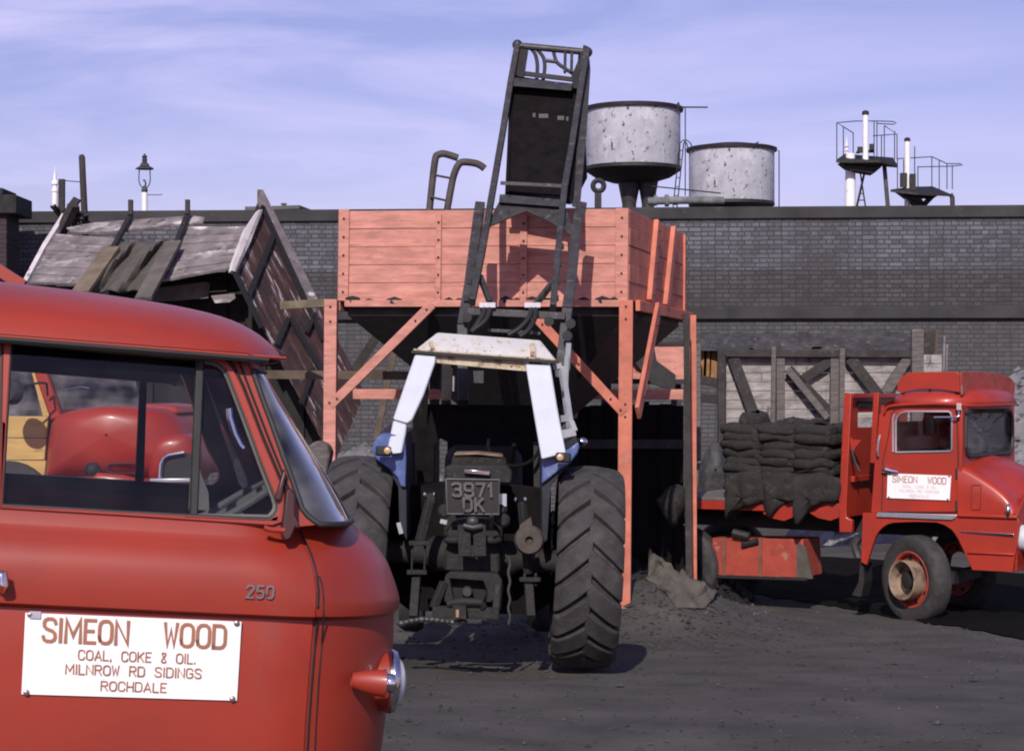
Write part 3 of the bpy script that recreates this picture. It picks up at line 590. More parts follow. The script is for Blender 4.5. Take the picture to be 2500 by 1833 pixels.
# ---------------------------------------------------------------- second small hopper and props behind
h2 = thing('loading_chute', 'small pink metal loading chute standing behind the right hopper leg', 'chute', P(1640, 1300, 23.2))
m = MB(); m.prism([P(1596,842,25.5), P(1700,842,25.5), P(1700,920,25.5), P(1690,926,25.5), P(1612,925,25.5)], (0,.05,0)); m.prism([P(1448,922,25.0), P(1548,878,25.4), P(1566,905,25.4), P(1562,925,25.0)], (0,.06,.0)); m.build('plate', PINK, h2)
m = MB(); m.bar(P(1596,838,25.48), P(1702,838,25.48), .04,.03); m.bar(P(1440,930,25.45), P(1700,932,25.45), .06, .06); m.build('rim', BLACK, h2)
m = MB(); m.prism([P(1540,870,25.2), P(1596,845,25.2), P(1602,880,25.2), P(1650,915,25.2), P(1648,955,25.2), P(1590,935,25.2)], (0,.3,0)); m.build('lip', BLACK, h2)
m = MB(); m.bar(P(1650,930,25.6), P(1655,1330,25.6), .12,.12); m.bar(P(1480,930,25.6), P(1475,1330,25.6), .12,.12); m.build('leg', WOODDK, h2)
pg = thing('plank_stack', 'broken pink planks leaning under the hopper beside the lorry tail', 'planks', P(1660,1200,22.6))
for a, b_ in (((1655,992),(1652,1040)), ((1640,1055),(1652,1145)), ((1642,1052),(1655,1080)), ((1683,1100),(1685,1170))):
    m = MB(); m.bar(P(*a,22.5), P(*b_,22.5), .03, .05); m.build('plank', PINK, pg)
m = MB(); m.bar(P(967,835,24), P(918,1075,24), .09, .07); tag(m.build('prop_pole', WOODBR), 'rust brown prop pole leaning behind the left tractor cab pillar', 'pole')
m = MB(); m.bar(P(690,746,19.6), P(800,739,19.2), .07, .075); tag(m.build('timber_rail', TAN), 'short tan timber rail running into the left hopper leg top', 'rail')
m = MB(); m.bar(P(640,914,20.6), P(1010,917,20.6), .07, .085); tag(m.build('timber_rail', WOODBR), 'long brown timber rail at half height behind the left hopper leg', 'rail')
m = MB(); m.prism([P(745,1095,16.2), P(772,1075,16.2), P(798,1086,16.2), P(806,1105,16.2), P(800,1140,16.2), P(780,1290,16.2), P(740,1290,16.2)], (0,.35,0)); tag(m.build('timber_baulk', WOODGREY, bevel=.02), 'weathered grey timber baulk on end between van windscreen and hopper leg', 'timber')

# ---------------------------------------------------------------- timber bunker behind the lorry
bk = thing('timber_bunker', 'dirty whitewashed plank coal bunker wall with dark timber framing behind the sack lorry', 'bunker', P(2000, 1330, 27.3))
def bp(u, v, o=0): return P(u, v, 27.3-o)
m = MB(); n_ = 15
for i in range(n_):
    v0 = 866+(1200-866)*i/n_; v1 = 866+(1200-866)*(i+1)/n_-1.4; j = random.uniform(-.008,.008)
    m.bar(V((bp(1766,0).x, 27.32+j, zat((v0+v1)/2, 27.3))), V((bp(2300,0).x, 27.32+j, zat((v0+v1)/2+random.uniform(-.8,.8), 27.3))), .03, (v1-v0)/F*27.3)
m.build('planking', WHPLANK, bk, bevel=.004)
def tb(name, a, b_, w, d, off, mat=WOODGREY): m = MB(); m.bar(bp(*a, off+d/2), bp(*b_, off+d/2), w, d, up=(0,-1,0)); return m.build(name, mat, bk, bevel=.008)
tb('top_beam', (1760,862), (2232,864), .10, .14, .02, WOODDK)
rows = []
for i in range(40):
    row = []
    for j in range(16):
        u = 1585+(2236-1585)*i/39; Yq = 27.36+j*.12; v = 856-42*(j/15)**.8; p = P(u, v, Yq); n3 = V((p.x*1.5, Yq*1.5, 3)); p.z += .12*noise.noise(n3)+.09*noise.noise(n3*3)+.06*noise.noise(n3*8); row.append(p)
    rows.append(row)
m = MB(); m.grid(rows); m.build('coal_slack', M('coal slack', (.060,.056,.058), .95, .35, 4, bump=1, bscale=16, patches=(((.03,.028,.029), 5, .50, .1), ((.17,.165,.18), 11, .61, .05))), bk, kind='stuff')
tb('post', (1761,850), (1761,1215), .10, .12, .17, WOODDK); tb('post', (1698,838), (1698,1212), .13, .12, .1, WOODGREY)
tb('post', (1889,846), (1887,1040), .06, .05, .17); tb('post', (1905,862), (1905,1060), .11, .1, .03, WOODGREY)
tb('post', (2038,868), (2036,1060), .12, .1, .03, WOODGREY); tb('post', (2056,850), (2054,1060), .07, .08, .17)
tb('tall_post', (2239,804), (2239,1100), .155, .12, .17); 
tb('brace', (1789,874), (1850,1040), .15, .09, .04, WOODDK); tb('brace', (1922,900), (2020,1020), .09, .06, .14); tb('brace', (2040,872), (1955,930), .13, .07, .04, WOODDK); tb('brace', (1925,900),(2030,1010), .12,.06,.05, WOODDK)
tb('brace', (2074,874), (2148,970), .15, .09, .04, WOODDK); tb('brace', (2216,874), (2155,970), .13, .09, .04, WOODGREY)
tb('rail', (1700,925), (1756,935), .12, .08, .0, WOODDK); tb('rail', (1700,970), (1756,975), .12, .1, .0, BLACK)
m = MB()
for i, (u0, u1, mt) in enumerate(((1712,1722,0),(1724,1733,0),(1736,1750,0))): m.bar(bp((u0+u1)/2, 856, -.3), bp((u0+u1)/2-3, 925, -.3), .1, .03, up=(0,-1,0))
m.build('end_boards', M('ochre boards', (.30,.15,.06), .8, .3), bk)
m = MB(); m.prism([bp(2228,880,-.1), bp(2262,812,-.1), bp(2285,805,-.1), bp(2280,900,-.1), bp(2260,960,-.1)], (0,.5,0)); m.build('side_cheek', WOODDK, bk)
m = MB(); m.bar(bp(2268,805,-.6), bp(2266,960,-.6), .2, .2); tag(m.build('rusty_post', WOODBR), 'rusty brown post standing against the wall right of the tall bunker post', 'post')
m = MB(); m.bar(P(2312,840,33), P(2310,905,33), .035, .02); m.bar(P(2305,820,33), P(2303,905,33), .06,.03); tag(m.build('thin_stake', PEEL), 'thin pale stake in front of the wall above the lorry cab', 'stake')
# junk heap between the hopper and the bunker: dirty bundled sacks
def lump(name, pts, Y, thick, mat, label, cat, group=None, amp=.05, seed=0):
    """a soft lumpy body from a side outline: rounded front and back"""
    c = sum((P(u, v, Y) for u, v in pts), V())/len(pts); rows = []; out_ = smoothpath([P(u, v, Y) for u, v in pts]+[P(*pts[0], Y)], 5)[:-1]
    for s_, dy in ((.05,-1.0),(.45,-.9),(.75,-.65),(.93,-.3),(1,0),(.93,.4),(.6,.8),(.1,1)):
        rows.append([c+(p-c)*s_+V((0, dy*thick, 0)) for p in out_])
    m = MB(); m.grid(rows, True)
    m.v = [p+V((noise.noise(p*4+V((seed,0,0))), noise.noise(p*4+V((0,seed,7))), noise.noise(p*4+V((3,1,seed)))))*amp+V((noise.noise(p*13), noise.noise(p*13+V((4,4,4))), noise.noise(p*13+V((8,2,1)))))*amp*.45 for p in m.v]
    o = m.build(name, mat, smooth=True, angle=70); tag(o, label, cat, group); md = o.modifiers.new('d', 'SUBSURF'); md.levels = 1; md.render_levels = 1; return o
lump('rubbish_bundle', [(1604,1220),(1625,1190),(1650,1180),(1672,1190),(1680,1225),(1660,1262),(1640,1290),(1615,1265)], 21.9, .3, SACK, 'dark bundle of dirty sacking heaped between hopper leg and lorry bed', 'bundle', seed=2)
lump('rubble_lump', [(1700,1230),(1706,1150),(1722,1110),(1738,1085),(1755,1082),(1768,1120),(1772,1230)], 26.2, .5, M('dull grey rubble', (.075,.072,.075), .95, .4, 4, bump=1, bscale=25), 'rough grey lump of rubble in the bunker bay left of the sacks', 'rubble', seed=5)
def ground_hit(u, v):
    Y = 14.
    while Y < 30 and EYE-(v-965)/F*Y > zg((u-1250)/F*Y, Y): Y += .02
    return P(u, v, Y)
te_ = [(1548,1350),(1580,1338),(1612,1368),(1660,1402),(1720,1430),(1752,1446)]; be_ = [(1545,1402),(1570,1416),(1600,1424),(1625,1445),(1650,1484),(1724,1488)]
def along(pts, f): k = min(int(f*5), 4); return lerp2_(pts[k], pts[k+1], f*5-k)
def lerp2_(a, b_, t): return (a[0]+(b_[0]-a[0])*t, a[1]+(b_[1]-a[1])*t)
rows = []
for i in range(49):
    f = i/48; a = along(be_, f); b_ = along(te_, f); row = []; g0 = ground_hit(*a)
    for j in range(25):
        g = j/24; h = min(1, g/.8); q = lerp2_(a, b_, h); p = P(q[0], q[1], g0.y-.02+.35*h+(g-.8)*2*(g > .8))
        if g > .8: p.z -= (g-.8)*1.2
        e = min(f, 1-f, g, 1-g)*6; e = min(1, .25+e)
        p += V(((.06*noise.noise(p*5)), .16*noise.noise(p*6+V((3,3,3))), .09*noise.noise(p*7+V((7,1,1)))+.06*abs(noise.noise(p*15+V((2,8,1))))))*e
        row.append(p)
    rows.append(row)
m = MB(); m.grid(rows); tag(m.build('canvas_sheet', CANVAS, smooth=True, thick=.015, angle=80), 'crumpled grey brown canvas sheet lying on the coal beside the hopper leg', 'canvas')

# black boarded screen added to stand in for the shade under the hopper
scn = thing('shade_screen', 'added black boarded screen standing in for the shade below the hopper, behind the tractor', 'screen', P(1530, 1390, 22.4))
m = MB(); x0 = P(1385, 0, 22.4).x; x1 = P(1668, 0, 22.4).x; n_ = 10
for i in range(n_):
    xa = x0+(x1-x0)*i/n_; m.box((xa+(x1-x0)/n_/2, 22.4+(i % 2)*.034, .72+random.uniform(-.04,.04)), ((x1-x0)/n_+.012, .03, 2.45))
m.build('shade_boards', BLACKER, scn, bevel=.004)
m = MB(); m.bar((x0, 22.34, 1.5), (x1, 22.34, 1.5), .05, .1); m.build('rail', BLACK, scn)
# ---------------------------------------------------------------- red coal lorry on the right
PSI = 30
Lh = V((math.cos(rad(PSI)), -math.sin(rad(PSI)), 0)); Lf = V((math.sin(rad(PSI)), math.cos(rad(PSI)), 0)); UZ = V((0,0,1))
LO = P(2190, 965, 21.3); LO.z = 0
def LT(u, v, o=0.): return RP(u, v, LO+Lf*o, Lf)
def Lc(t, w_, z): return LO+Lh*t+Lf*w_+UZ*z
def Lt(u, v, o=0.): p = LT(u, v, o); return (p-LO).dot(Lh), p.z
lor = thing('coal_lorry', 'red flatbed coal lorry with rounded cab and white name board, loaded with sacks, at right', 'lorry', Lc(-1, .9, -.33))
WID = 1.9
def lplate(name, pts, o, th, mat, holes=(), par=lor, bev=.006):
    m = MB(); m.prism([LT(u, v, o) for u, v in pts], Lf*th, [[LT(u, v, o) for u, v in h] for h in holes]); return m.build(name, mat, par, bevel=bev)
win = [(2187,1104),(2187,1030),(2190,1018),(2199,1008),(2212,1004.5),(2316,1004.5),(2321,1008),(2324,1018),(2324,1096),(2319,1101.5)]
# cab side with window opening, both sides
side = [(2126,1252),(2135,1127),(2146,1020),(2152,1003),(2163,992),(2182,988.5),(2230,985),(2290,984.5),(2341,988),(2344,1100),(2347,1139),(2341,1256)]
cab = lplate('cab_side', side, .02, .04, RED2, [win])
farside = MB(); farside.prism([LT(u, v, .02)+Lf*(WID-.06) for u, v in side], Lf*.04, [[LT(u, v, .02)+Lf*(WID-.06) for u, v in win]]); farside.build('cab_side', RED2, lor)
# door skin, proud of the side
dl = [(2153,1249),(2156,1125),(2170,1060),(2176,1012),(2186,1000),(2205,996),(2330,997),(2336,1003),(2338,1110),(2338,1249)]
door = lplate('door', dl, .006, .012, RED2, [win], bev=.005)
m = MB(); m.tube([LT(u, v, .006) for u, v in [(2153,1249.5),(2156,1125),(2170,1060),(2176,1012),(2186,1000),(2205,996),(2330,997),(2336,1003),(2338.5,1110),(2338.5,1249.5),(2153,1249.5)]], .005, 6); m.build('door_gap', BLACK, door)
m = MB(); m.tube([LT(u, v, .0) for u, v in win+win[:1]], .011, 6); m.tube([LT(2180,1103,-.005), LT(2180,1020,-.005), LT(2184,1010,-.005)], .012, 6); m.build('window_trim', ALU, door, smooth=True)
m = MB(); m.prism([LT(u, v, .03) for u, v in win[2:] + win[:2]], Lf*.004); 
lor_glass = m.build('door_glass', GLASS, door)
m = MB(); m.tube([LT(2158,1146,-.02), LT(2165,1146,-.05), LT(2176,1149,-.05), LT(2193,1152,-.045)], [.03,.028,.018,.014], 8); m.box(LT(2161,1147,-.01), (.06,.05,.05)); m.build('door_handle', CHROME, door, smooth=True)
for v in (1155, 1234): m = MB(); m.box(LT(2335, v, 0), (.02,.03,.10)); m.build('hinge', BLACK, door)
m = MB(); m.tube([LT(2148,1062,-.03), LT(2145,1075,-.05), LT(2142,1100,-.05), LT(2144,1112,-.03)], .012, 6); m.build('grab_handle', ALU, lor)
m = MB(); m.tube([LT(2340,1000,-.02), LT(2341,1015,-.05), LT(2336,1018,-.06), LT(2280,1018.5,-.08)], .011, 6); m.box(LT(2340,992,-.03), (.05,.05,.07)); m.build('signal_arm', CHROME, lor)
m = MB(); m.tube([LT(2305,1105,.35), LT(2324,1094,.3)], .015, 6); m.build('steering_column', GREYIN, lor)
# sign
sc_ = [LT(2168,1155), LT(2323,1161), LT(2319,1221), LT(2166,1215)]
m = MB(); m.prism([p-Lf*.012 for p in sc_], Lf*.01); sb = m.build('name_board', SIGNW, door)
def signtext(par, q, rows, mats, n):
    """q = 4 corners tl tr br bl; rows = (text, x0, x1, ybase, height, stroke) in fractions"""
    ex = (q[1]-q[0]).normalized(); ezv = (q[0]-q[3]); wdt = (q[1]-q[0]).length; hgt = ezv.length; ezu = ezv.normalized()
    for (tx, x0, x1, yb, h, sw), mt in zip(rows, mats):
        m = MB(); lettering(m, tx, q[3]+ex*(x0*wdt)+ezu*(yb*hgt), ex, ezu, n, h*hgt, (x1-x0)*wdt, sw); m.build('lettering', mt, par)
ROWS = [('SIMEON  WOOD', .085, .925, .665, .275, .15), ('COAL, COKE & OIL.', .25, .79, .455, .115, .13), ('MILNROW RD SIDINGS', .195, .82, .275, .115, .13), ('ROCHDALE', .36, .66, .085, .11, .13)]
signtext(sb, [p-Lf*.013 for p in sc_], [('SIMEON  WOOD', .085, .925, .66, .25, .13)]+[(a, b_, c, d, e*.9, .10) for a, b_, c, d, e, f in ROWS[1:]], [SIGNRD, SIGNPK, SIGNPK, SIGNPK], -Lf)
for p in sc_: c_ = sum(sc_, V())/4; m = MB(); m.lathe(p.lerp(c_, .06)-Lf*.012, -Lf, [(.012,0),(.008,.006)], 8); m.build('screw', GREYLET, sb)
# roof dome
tr = Lt(2148, 1000)[0]; tf = Lt(2343, 990)[0]; zg_ = Lt(2240, 987)[1]-.01
def roof_loft(m, t0, t1, w0, w1, zr, hgt, conv, nt=22, nw=22, ex=2.6, front=.10, flat=.5):
    rows = []
    for i in range(nt+1):
        a = -1+2*i/nt; s_ = math.copysign(abs(a)**.8, a)
        row = []
        for j in range(nw+1):
            b_ = -1+2*j/nw; d_ = math.copysign(abs(b_)**.8, b_)
            R = (abs(s_)**ex+abs(d_)**ex)**(1/ex); k = 1 if R < 1e-6 else max(abs(s_), abs(d_))/R
            x = s_*k; y = d_*k; q = min(1, (abs(x)**ex+abs(y)**ex))
            z = zr+hgt*(1-q**1.3)**flat
            t = (t0+t1)/2+(t1-t0)/2*x+(front*(1-y*y) if x > 0 else 0)*max(0, x); row.append(conv(t, (w0+w1)/2+(w1-w0)/2*y, z))
        rows.append(row)
    m.grid(rows); return m
m = MB(); roof_loft(m, tr-.02, tf+.10, 0, WID, zg_, .19, Lc, ex=3.2, front=.14); m.build('roof', RED2, lor, smooth=True, thick=.01, angle=80)
m = MB(); m.tube(smoothpath([LT(2158,1010,.0), LT(2166,995,-.01), LT(2185,989.5,-.02), LT(2240,986.5,-.02), LT(2300,986,-.02), Lc(tf+.05,-.01,zg_+.005), Lc(tf+.13,.10,zg_-.005), Lc(tf+.2,.5,zg_), Lc(tf+.24,.95,zg_+.005), Lc(tf+.2,1.4,zg_)], 5), .014, 6); m.build('drip_rail', RED2, lor, smooth=True)
# cab front with windscreen, back
zwb = LT(2360, 1116)[2]; zwt = LT(2360, 1000)[2]-.02; zb_ = LT(2340, 1139).z
def fpan(t, pts): return [Lc(t, a, z) for a, z in pts]
scr = [(.12,zwb+.10),(.16,zwb+.03),(.24,zwb),(1.66,zwb),(1.74,zwb+.03),(1.78,zwb+.1),(1.76,zwt-.08),(1.70,zwt-.01),(1.62,zwt),(.28,zwt),(.18,zwt-.01),(.125,zwt-.06)]
def bow(a): return tf+.02+.12*(1-((a-.95)/.95)**2)
m = MB(); outer = [(.0,zb_-.1),(WID,zb_-.1),(WID-.02,zg_),(.02,zg_)]
m.prism([Lc(tf-.01, a, z) for a, z in outer], Lh*.03, [[Lc(tf-.01, a, z) for a, z in scr]]); m.build('cab_front', RED2, lor, bevel=.006)
m = MB(); m.tube([Lc(tf+.025, a, z) for a, z in scr+scr[:1]], .022, 8); m.build('windscreen_seal', GREYRUB, lor, smooth=True)
m = MB(); m.prism([Lc(tf+.0, a, z) for a, z in scr], Lh*.004); m.build('windscreen', glassmat('lorry screen glass', (.97,.97,.99), .9, alpha=.5), lor)
for a in (.55, 1.35): m = MB(); m.tube([Lc(tf+.05, a, zwt+.02), Lc(tf+.07, a-.05, zwt-.04), Lc(tf+.06, a-.38, zwt-.12)], .007, 6); m.build('wiper', DKSTEEL, lor)
m = MB(); m.prism([Lc(tr, a, z) for a, z in [(0.02,.9),(WID-.02,.9),(WID-.05,zg_),(.05,zg_)]], Lh*.03, [[Lc(tr, a, z) for a, z in [(.5,1.75),(1.4,1.75),(1.4,2.0),(.5,2.0)]]]); m.build('cab_back', RED2, lor)
m = MB(); m.box(Lc((tr+tf)/2, .95, 1.0), (.9, 1.6, .05), Matrix.Rotation(rad(-PSI), 3, 'Z')); m.box(Lc(tr+.25, .95, 1.20), (.2, 1.6, .5), Matrix.Rotation(rad(-PSI), 3, 'Z')); m.box(Lc(tf-.12, .95, 1.30), (.25, 1.7, .25), Matrix.Rotation(rad(-PSI), 3, 'Z')); m.build('interior', DARKIN, lor)
# yellow edged sticker panel seen inside through the door window
m = MB(); p = [LT(2252,1020,1.2), LT(2290,1020,1.2), LT(2292,1060,1.2), LT(2280,1064,1.2), LT(2254,1062,1.2)]; m.prism(p, Lf*.01); st = m.build('cab_sticker', M('red sticker', (.35,.05,.03), .6), lor)
m = MB(); m.prism([LT(2257,1022,1.19), LT(2281,1022,1.19), LT(2281,1060,1.19), LT(2259,1060,1.19)], Lf*.005); st2 = m.build('sticker_border', M('yellow sticker', (.35,.26,.05), .6), st)
m = MB(); m.prism([LT(2262,1023,1.18), LT(2277,1023,1.18), LT(2277,1052,1.18), LT(2262,1052,1.18)], Lf*.005); m.build('sticker_panel', M('pale sticker', (.25,.27,.36), .6), st)
# roof boards
m = MB(); off = .12
sbp = [(2190,955),(2191,935),(2198,922),(2215,911),(2232,908.5),(2339,907),(2343,920),(2344,958),(2300,951),(2270,949),(2235,951),(2212,955),(2205,960)]
m.prism([LT(u, v, off) for u, v in sbp], Lf*.02); m.build('roof_board', RED2, lor, bevel=.005)
def FTp(u, v, t): return RP(u, v, LO+Lh*t, Lh)
tb_ = (LT(2345, 940, off)-LO).dot(Lh)+.02
fb = [(2347,912),(2353,907),(2400,908),(2440,912),(2468,922),(2476,932),(2479,946),(2473,983),(2462,976),(2430,966),(2400,960.5),(2372,961),(2350,965)]
m = MB(); m.prism([FTp(u, v, tb_) for u, v in fb], -Lh*.02); m.build('roof_board', REDOLD, lor, bevel=.005)
m = MB()
for u in (2205, 2270, 2335): m.bar(LT(u, 950, off+.02), LT(u, 968, off+.05), .03, .02)
m.build('board_bracket', BLACK, lor)
# bonnet and wing
tn = Lt(2484, 1255)[0]; ed = [Lt(u, v) for u, v in ((2340,1136),(2360,1144),(2385,1158),(2407,1172),(2432,1189),(2457,1211),(2472,1230),(2484,1252))]
rows = []
for i in range(25):
    t = tf-.02+(tn-tf+.02)*i/24; ze = sinterp(ed, t); s_ = i/24
    zc = ze+.07+.10*s_; zl = LT(2400, 1262).z
    prof = [(-.0, zl), (-.01, zl+(ze-zl)*.5), (0, ze-.06), (.012, ze-.03), (.035, ze-.008), (.07, ze+.006), (.2, ze+.02), (.4, ze+.045), (.6, zc), (.95, zc+.02)]
    prof = [(a, max(z, zl)) for a, z in prof]
    full = prof+[(WID-a, z) for a, z in prof[::-1][1:]]
    rows.append([Lc(t, a, z) for a, z in full])
m = MB(); m.grid(rows); m.build('bonnet', RED2, lor, smooth=True, angle=60)
zf0 = LT(2480, 1395).z; zf1 = LT(2480, 1262).z
nose = [Lc(tn+.0, a, z) for a, z in ((0,zf0),(WID,zf0),(WID,zf1+.02),(1.6,zf1+.22),(.3,zf1+.22),(0,zf1+.02))]
m = MB(); m.prism(nose, -Lh*.03); m.build('front_panel', RED2, lor, bevel=.01)
# wing skirt with wheel arch
arch = [(2116,1379),(2126,1345),(2138,1309),(2146,1296),(2155,1287),(2168,1279),(2184,1275.5),(2235,1273.5),(2286,1275),(2305,1281),(2322,1292),(2331,1303),(2339,1316),(2355,1350),(2373,1391)]
wing = [(2106,1251)]+[(2341,1257),(2420,1259),(2484,1263),(2489,1280),(2480,1345),(2472,1396)]+arch[::-1]+[(2102,1372)]
wg = lplate('wing', wing, -.05, .05, RED2, bev=.012)
m = MB(); rows = [[LT(u, v, -.05), LT(u, v, .55)] for u, v in arch]; m.grid(rows); m.build('wheel_arch', BLACK, lor)
fw = MB(); fw.prism([p+Lf*(WID+.02) for p in [LT(u, v, -.05) for u, v in wing]], Lf*.05); fw.build('wing', RED2, lor)
m = MB(); m.bar(LT(2339,1257,-.06), LT(2484,1262,-.06), .04, .035); m.bar(LT(2362,1348,-.055), LT(2476,1353,-.055), .03, .025); m.build('wing_moulding', RED2, wg, bevel=.01)
m = MB(); m.prism([LT(u, v, -.055) for u, v in ((2145,1250),(2339,1256),(2333,1264),(2326,1269),(2141,1261.5),(2141,1255))], -Lf*.02); m.build('step_strip', ALU, wg, bevel=.006)
m = MB(); m.bar(LT(2346,1298,-.055), LT(2475,1306,-.055), .012, .012, w2=.024, h2=.028); m.build('chrome_strip', CHROME, wg, bevel=.004)
m = MB(); pp = [(2374,1184),(2393,1184),(2395,1186),(2394,1240),(2391,1244),(2373,1244),(2371,1241),(2372,1186)]
m.tube([LT(u, v, -.008) for u, v in pp+pp[:1]], .004, 5); m.build('side_hatch', M('dark red gap', (.12,.012,.01), .6), lor)
m = MB(); m.tube([LT(2461,1264,-.06), LT(2460,1252,-.085), LT(2461,1240,-.085), LT(2463,1231,-.06)], [.015,.026,.026,.015], 10); m.build('side_lamp', CHROME, lor, smooth=True)
c_ = Lc(tn+.04, .16, LT(2490, 1315).z); m = MB(); m.lathe(c_, Lh, [(.13,-.06),(.135,.03),(.12,.05),(.08,.075),(.02,.085)], 24); m.build('headlamp', WHITE, lor, smooth=True)
zbm = LT(2490, 1368).z; m = MB(); m.bar(Lc(tn+.12, -.04, zbm), Lc(tn+.12, WID+.04, zbm), .06, .17); m.build('bumper', RED2, lor, bevel=.02)
# front wheel, steered towards the camera
def truck_wheel(c, hd, nrm, r, wd_, name, par, dish=True, rimm=None):
    m = MB(); prof = [(r*.60, -wd_*.32), (r*.72, -wd_*.46), (r*.90, -wd_*.47), (r*.965, -wd_*.40), (r*.995, -wd_*.30), (r, 0), (r*.995, wd_*.30), (r*.965, wd_*.40), (r*.9, wd_*.47), (r*.72, wd_*.46), (r*.60, wd_*.32)]
    m.lathe(c, nrm, prof, 56, False); ty = m.build(name, TYRE, par, smooth=True, angle=50)
    m = MB(); m.lathe(c, nrm, [(r*.62,-wd_*.3),(r*.615, wd_*.34),(r*.645, wd_*.40),(r*.62, wd_*.42),(r*.58, wd_*.36),(r*.57, wd_*.14),(r*.40, wd_*.16)], 40, False); rim = m.build('rim', rimm or REDOLD, ty, smooth=True)
    a = nrm.cross(UZ).normalized(); b_ = nrm.cross(a)
    for k in range(8):
        t = k*math.pi/4+.2; m = MB(); m.lathe(c+(a*math.cos(t)+b_*math.sin(t))*(r*.49)+nrm*(wd_*.145), nrm, [(r*.055,0),(r*.05,.012)], 10); m.build('hand_hole', BLACK, ty)
    if dish:
        m = MB(); m.lathe(c, nrm, [(r*.42, wd_*.15),(r*.44, wd_*.5),(r*.45, wd_*.86),(r*.43, wd_*.88),(r*.40, wd_*.84),(r*.38, wd_*.3),(.02, wd_*.28)], 36, False); m.build('wheel_dish', M('rusty cream wheel paint', (.30,.215,.155), .6, .2, 6, patches=(((.12,.08,.06), 8, .50, .1),)), ty, smooth=True)
        m = MB(); m.lathe(c, nrm, [(r*.2, wd_*.3),(r*.2, wd_*.55),(r*.12, wd_*.62),(.02, wd_*.64)], 16); m.build('hub', GREASE, ty, smooth=True)
    return ty
ah = rad(61); whd = V((math.cos(ah), -math.sin(ah), 0)); wnr = V((-math.sin(ah), -math.cos(ah), 0))
truck_wheel(P(2237, 1414, 21.25), whd, wnr, .462, .23, 'front_wheel', lor)
truck_wheel(P(2237, 1414, 21.25)+Lf*1.55, whd, wnr, .462, .23, 'front_wheel', lor, False)
rw = Lc(Lt(1703, 1400)[0], .3, LT(1703, 1400).z)
truck_wheel(Lc(Lt(1640, 1400)[0], .28, .12), Lh, -Lf, .46, .3, 'rear_wheel', lor, False, BLACK); truck_wheel(Lc(Lt(1640, 1400)[0], 1.6, .12), Lh, -Lf, .46, .3, 'rear_wheel', lor, False, BLACK)  # rims coloured black for the shade under the bed
# bed, headboard, chassis, tank
tbe = Lt(1600, 1230)[0]; tbf = Lt(2060, 1230)[0]
zb1 = LT(1730, 1222).z; zb0 = LT(1730, 1243).z
m = MB(); m.bar(Lc(tbe, .02, (zb0+zb1)/2), Lc(tbf, .02, (zb0+zb1)/2), .05, zb1-zb0); m.build('side_rave', RED2, lor, bevel=.006)
m = MB()
for k in range(9): m.bar(Lc(tbe, .13+k*.205, zb1+.02), Lc(tbf, .13+k*.205, zb1+.02), .2, .035)
m.build('bed_floor', WOODGREY, lor, bevel=.004)
m = MB(); m.bar(Lc(tbe, .55, zb0-.1), Lc(tn-.2, .55, zb0-.16), .09, .2); m.bar(Lc(tbe, 1.35, zb0-.1), Lc(tn-.2, 1.35, zb0-.16), .09, .2)
for k in range(5): m.bar(Lc(tbe+.3+k*.6, .05, zb0-.05), Lc(tbe+.3+k*.6, 1.85, zb0-.05), .08, .09)
m.build('chassis', BLACK, lor)
m = MB(); m.bar(Lc(tn-.8, .3, -.33+.46), Lc(tn-.8, 1.6, -.33+.46), .1,.12); m.build('front_axle', BLACK, lor)
for u0, hh in ((2036, .22), (1922, .16)):
    m = MB(); m.prism([LT(u, v, -.03) for u, v in ((u0-60,1252),(u0-40,1240),(u0+12,1228),(u0+14,1262),(u0-8,1271),(u0-40,1264))], Lf*.03); m.build('rave_bracket', RED2, lor, bevel=.004) if u0 > 2000 else m.build('rave_bracket', RED2, lor)
hb = lplate('headboard_post', [(2061,958),(2078,961),(2066,1240),(2066,1262),(2080,1270),(2080,1299),(2049,1299),(2048,1225)], -.05, .07, RED2)
for k in range(14): m = MB(); p_ = LT(2063-k*.9, 975+k*21, -.052); m.lathe(p_, -Lf, [(.008,0),(.006,.006)], 6); m.build('rivet', RED, hb)
thb = Lt(2070, 1100)[0]; zh0 = LT(2070,1262).z; zh1 = LT(2068,961).z
hole = [(.25,zh1-.36),(1.0,zh1-.36),(1.0,zh1-.20),(.25,zh1-.20)]
m = MB(); m.prism([Lc(thb+.0, a, z) for a, z in ((.0,zh0),(WID,zh0),(WID,zh1),(.0,zh1))], -Lh*.03, [[Lc(thb, .30+.0, zh1-.36), Lc(thb, 1.0, zh1-.36), Lc(thb, 1.0, zh1-.2), Lc(thb, .3, zh1-.2)]]); hp = m.build('headboard', RED2, lor, bevel=.005)
m = MB(); m.bar(Lc(thb+.03, 0, zh1-.02), Lc(thb+.03, WID, zh1-.02), .06, .05); m.bar(Lc(thb+.03,.05,zh1-.9), Lc(thb+.03,WID-.05,zh1-.9), .04, .06); m.build('headboard_rail', RED2, hp, bevel=.005)
m = MB(); m.bar(LT(2141,958,.25), LT(2132,1130,.25), .05, .06); m.build('headboard_stay', RED2, hp, bevel=.005)
m = MB(); m.bar(Lc(thb+.012,.28,zh1-.11), Lc(thb+.012,.9,zh1-.11), .02, .06); m.build('headboard_slot', BLACK, hp)
m = MB(); m.tube([LT(2078,1095,-.01), LT(2088,1130,-.01), LT(2099,1152,-.01)], .014, 6); m.build('lever', BLACK, lor)
m = MB(); m.prism([LT(2074,1060,-.01), LT(2080,1072,-.01), LT(2103,1075,-.01), LT(2090,1090,-.01), LT(2080,1112,-.01)], Lf*.02); m.build('gusset', RED2, lor)
bx = [(1738,1312),(1960,1316),(1978,1345),(1986,1412),(1950,1417),(1738,1405)]
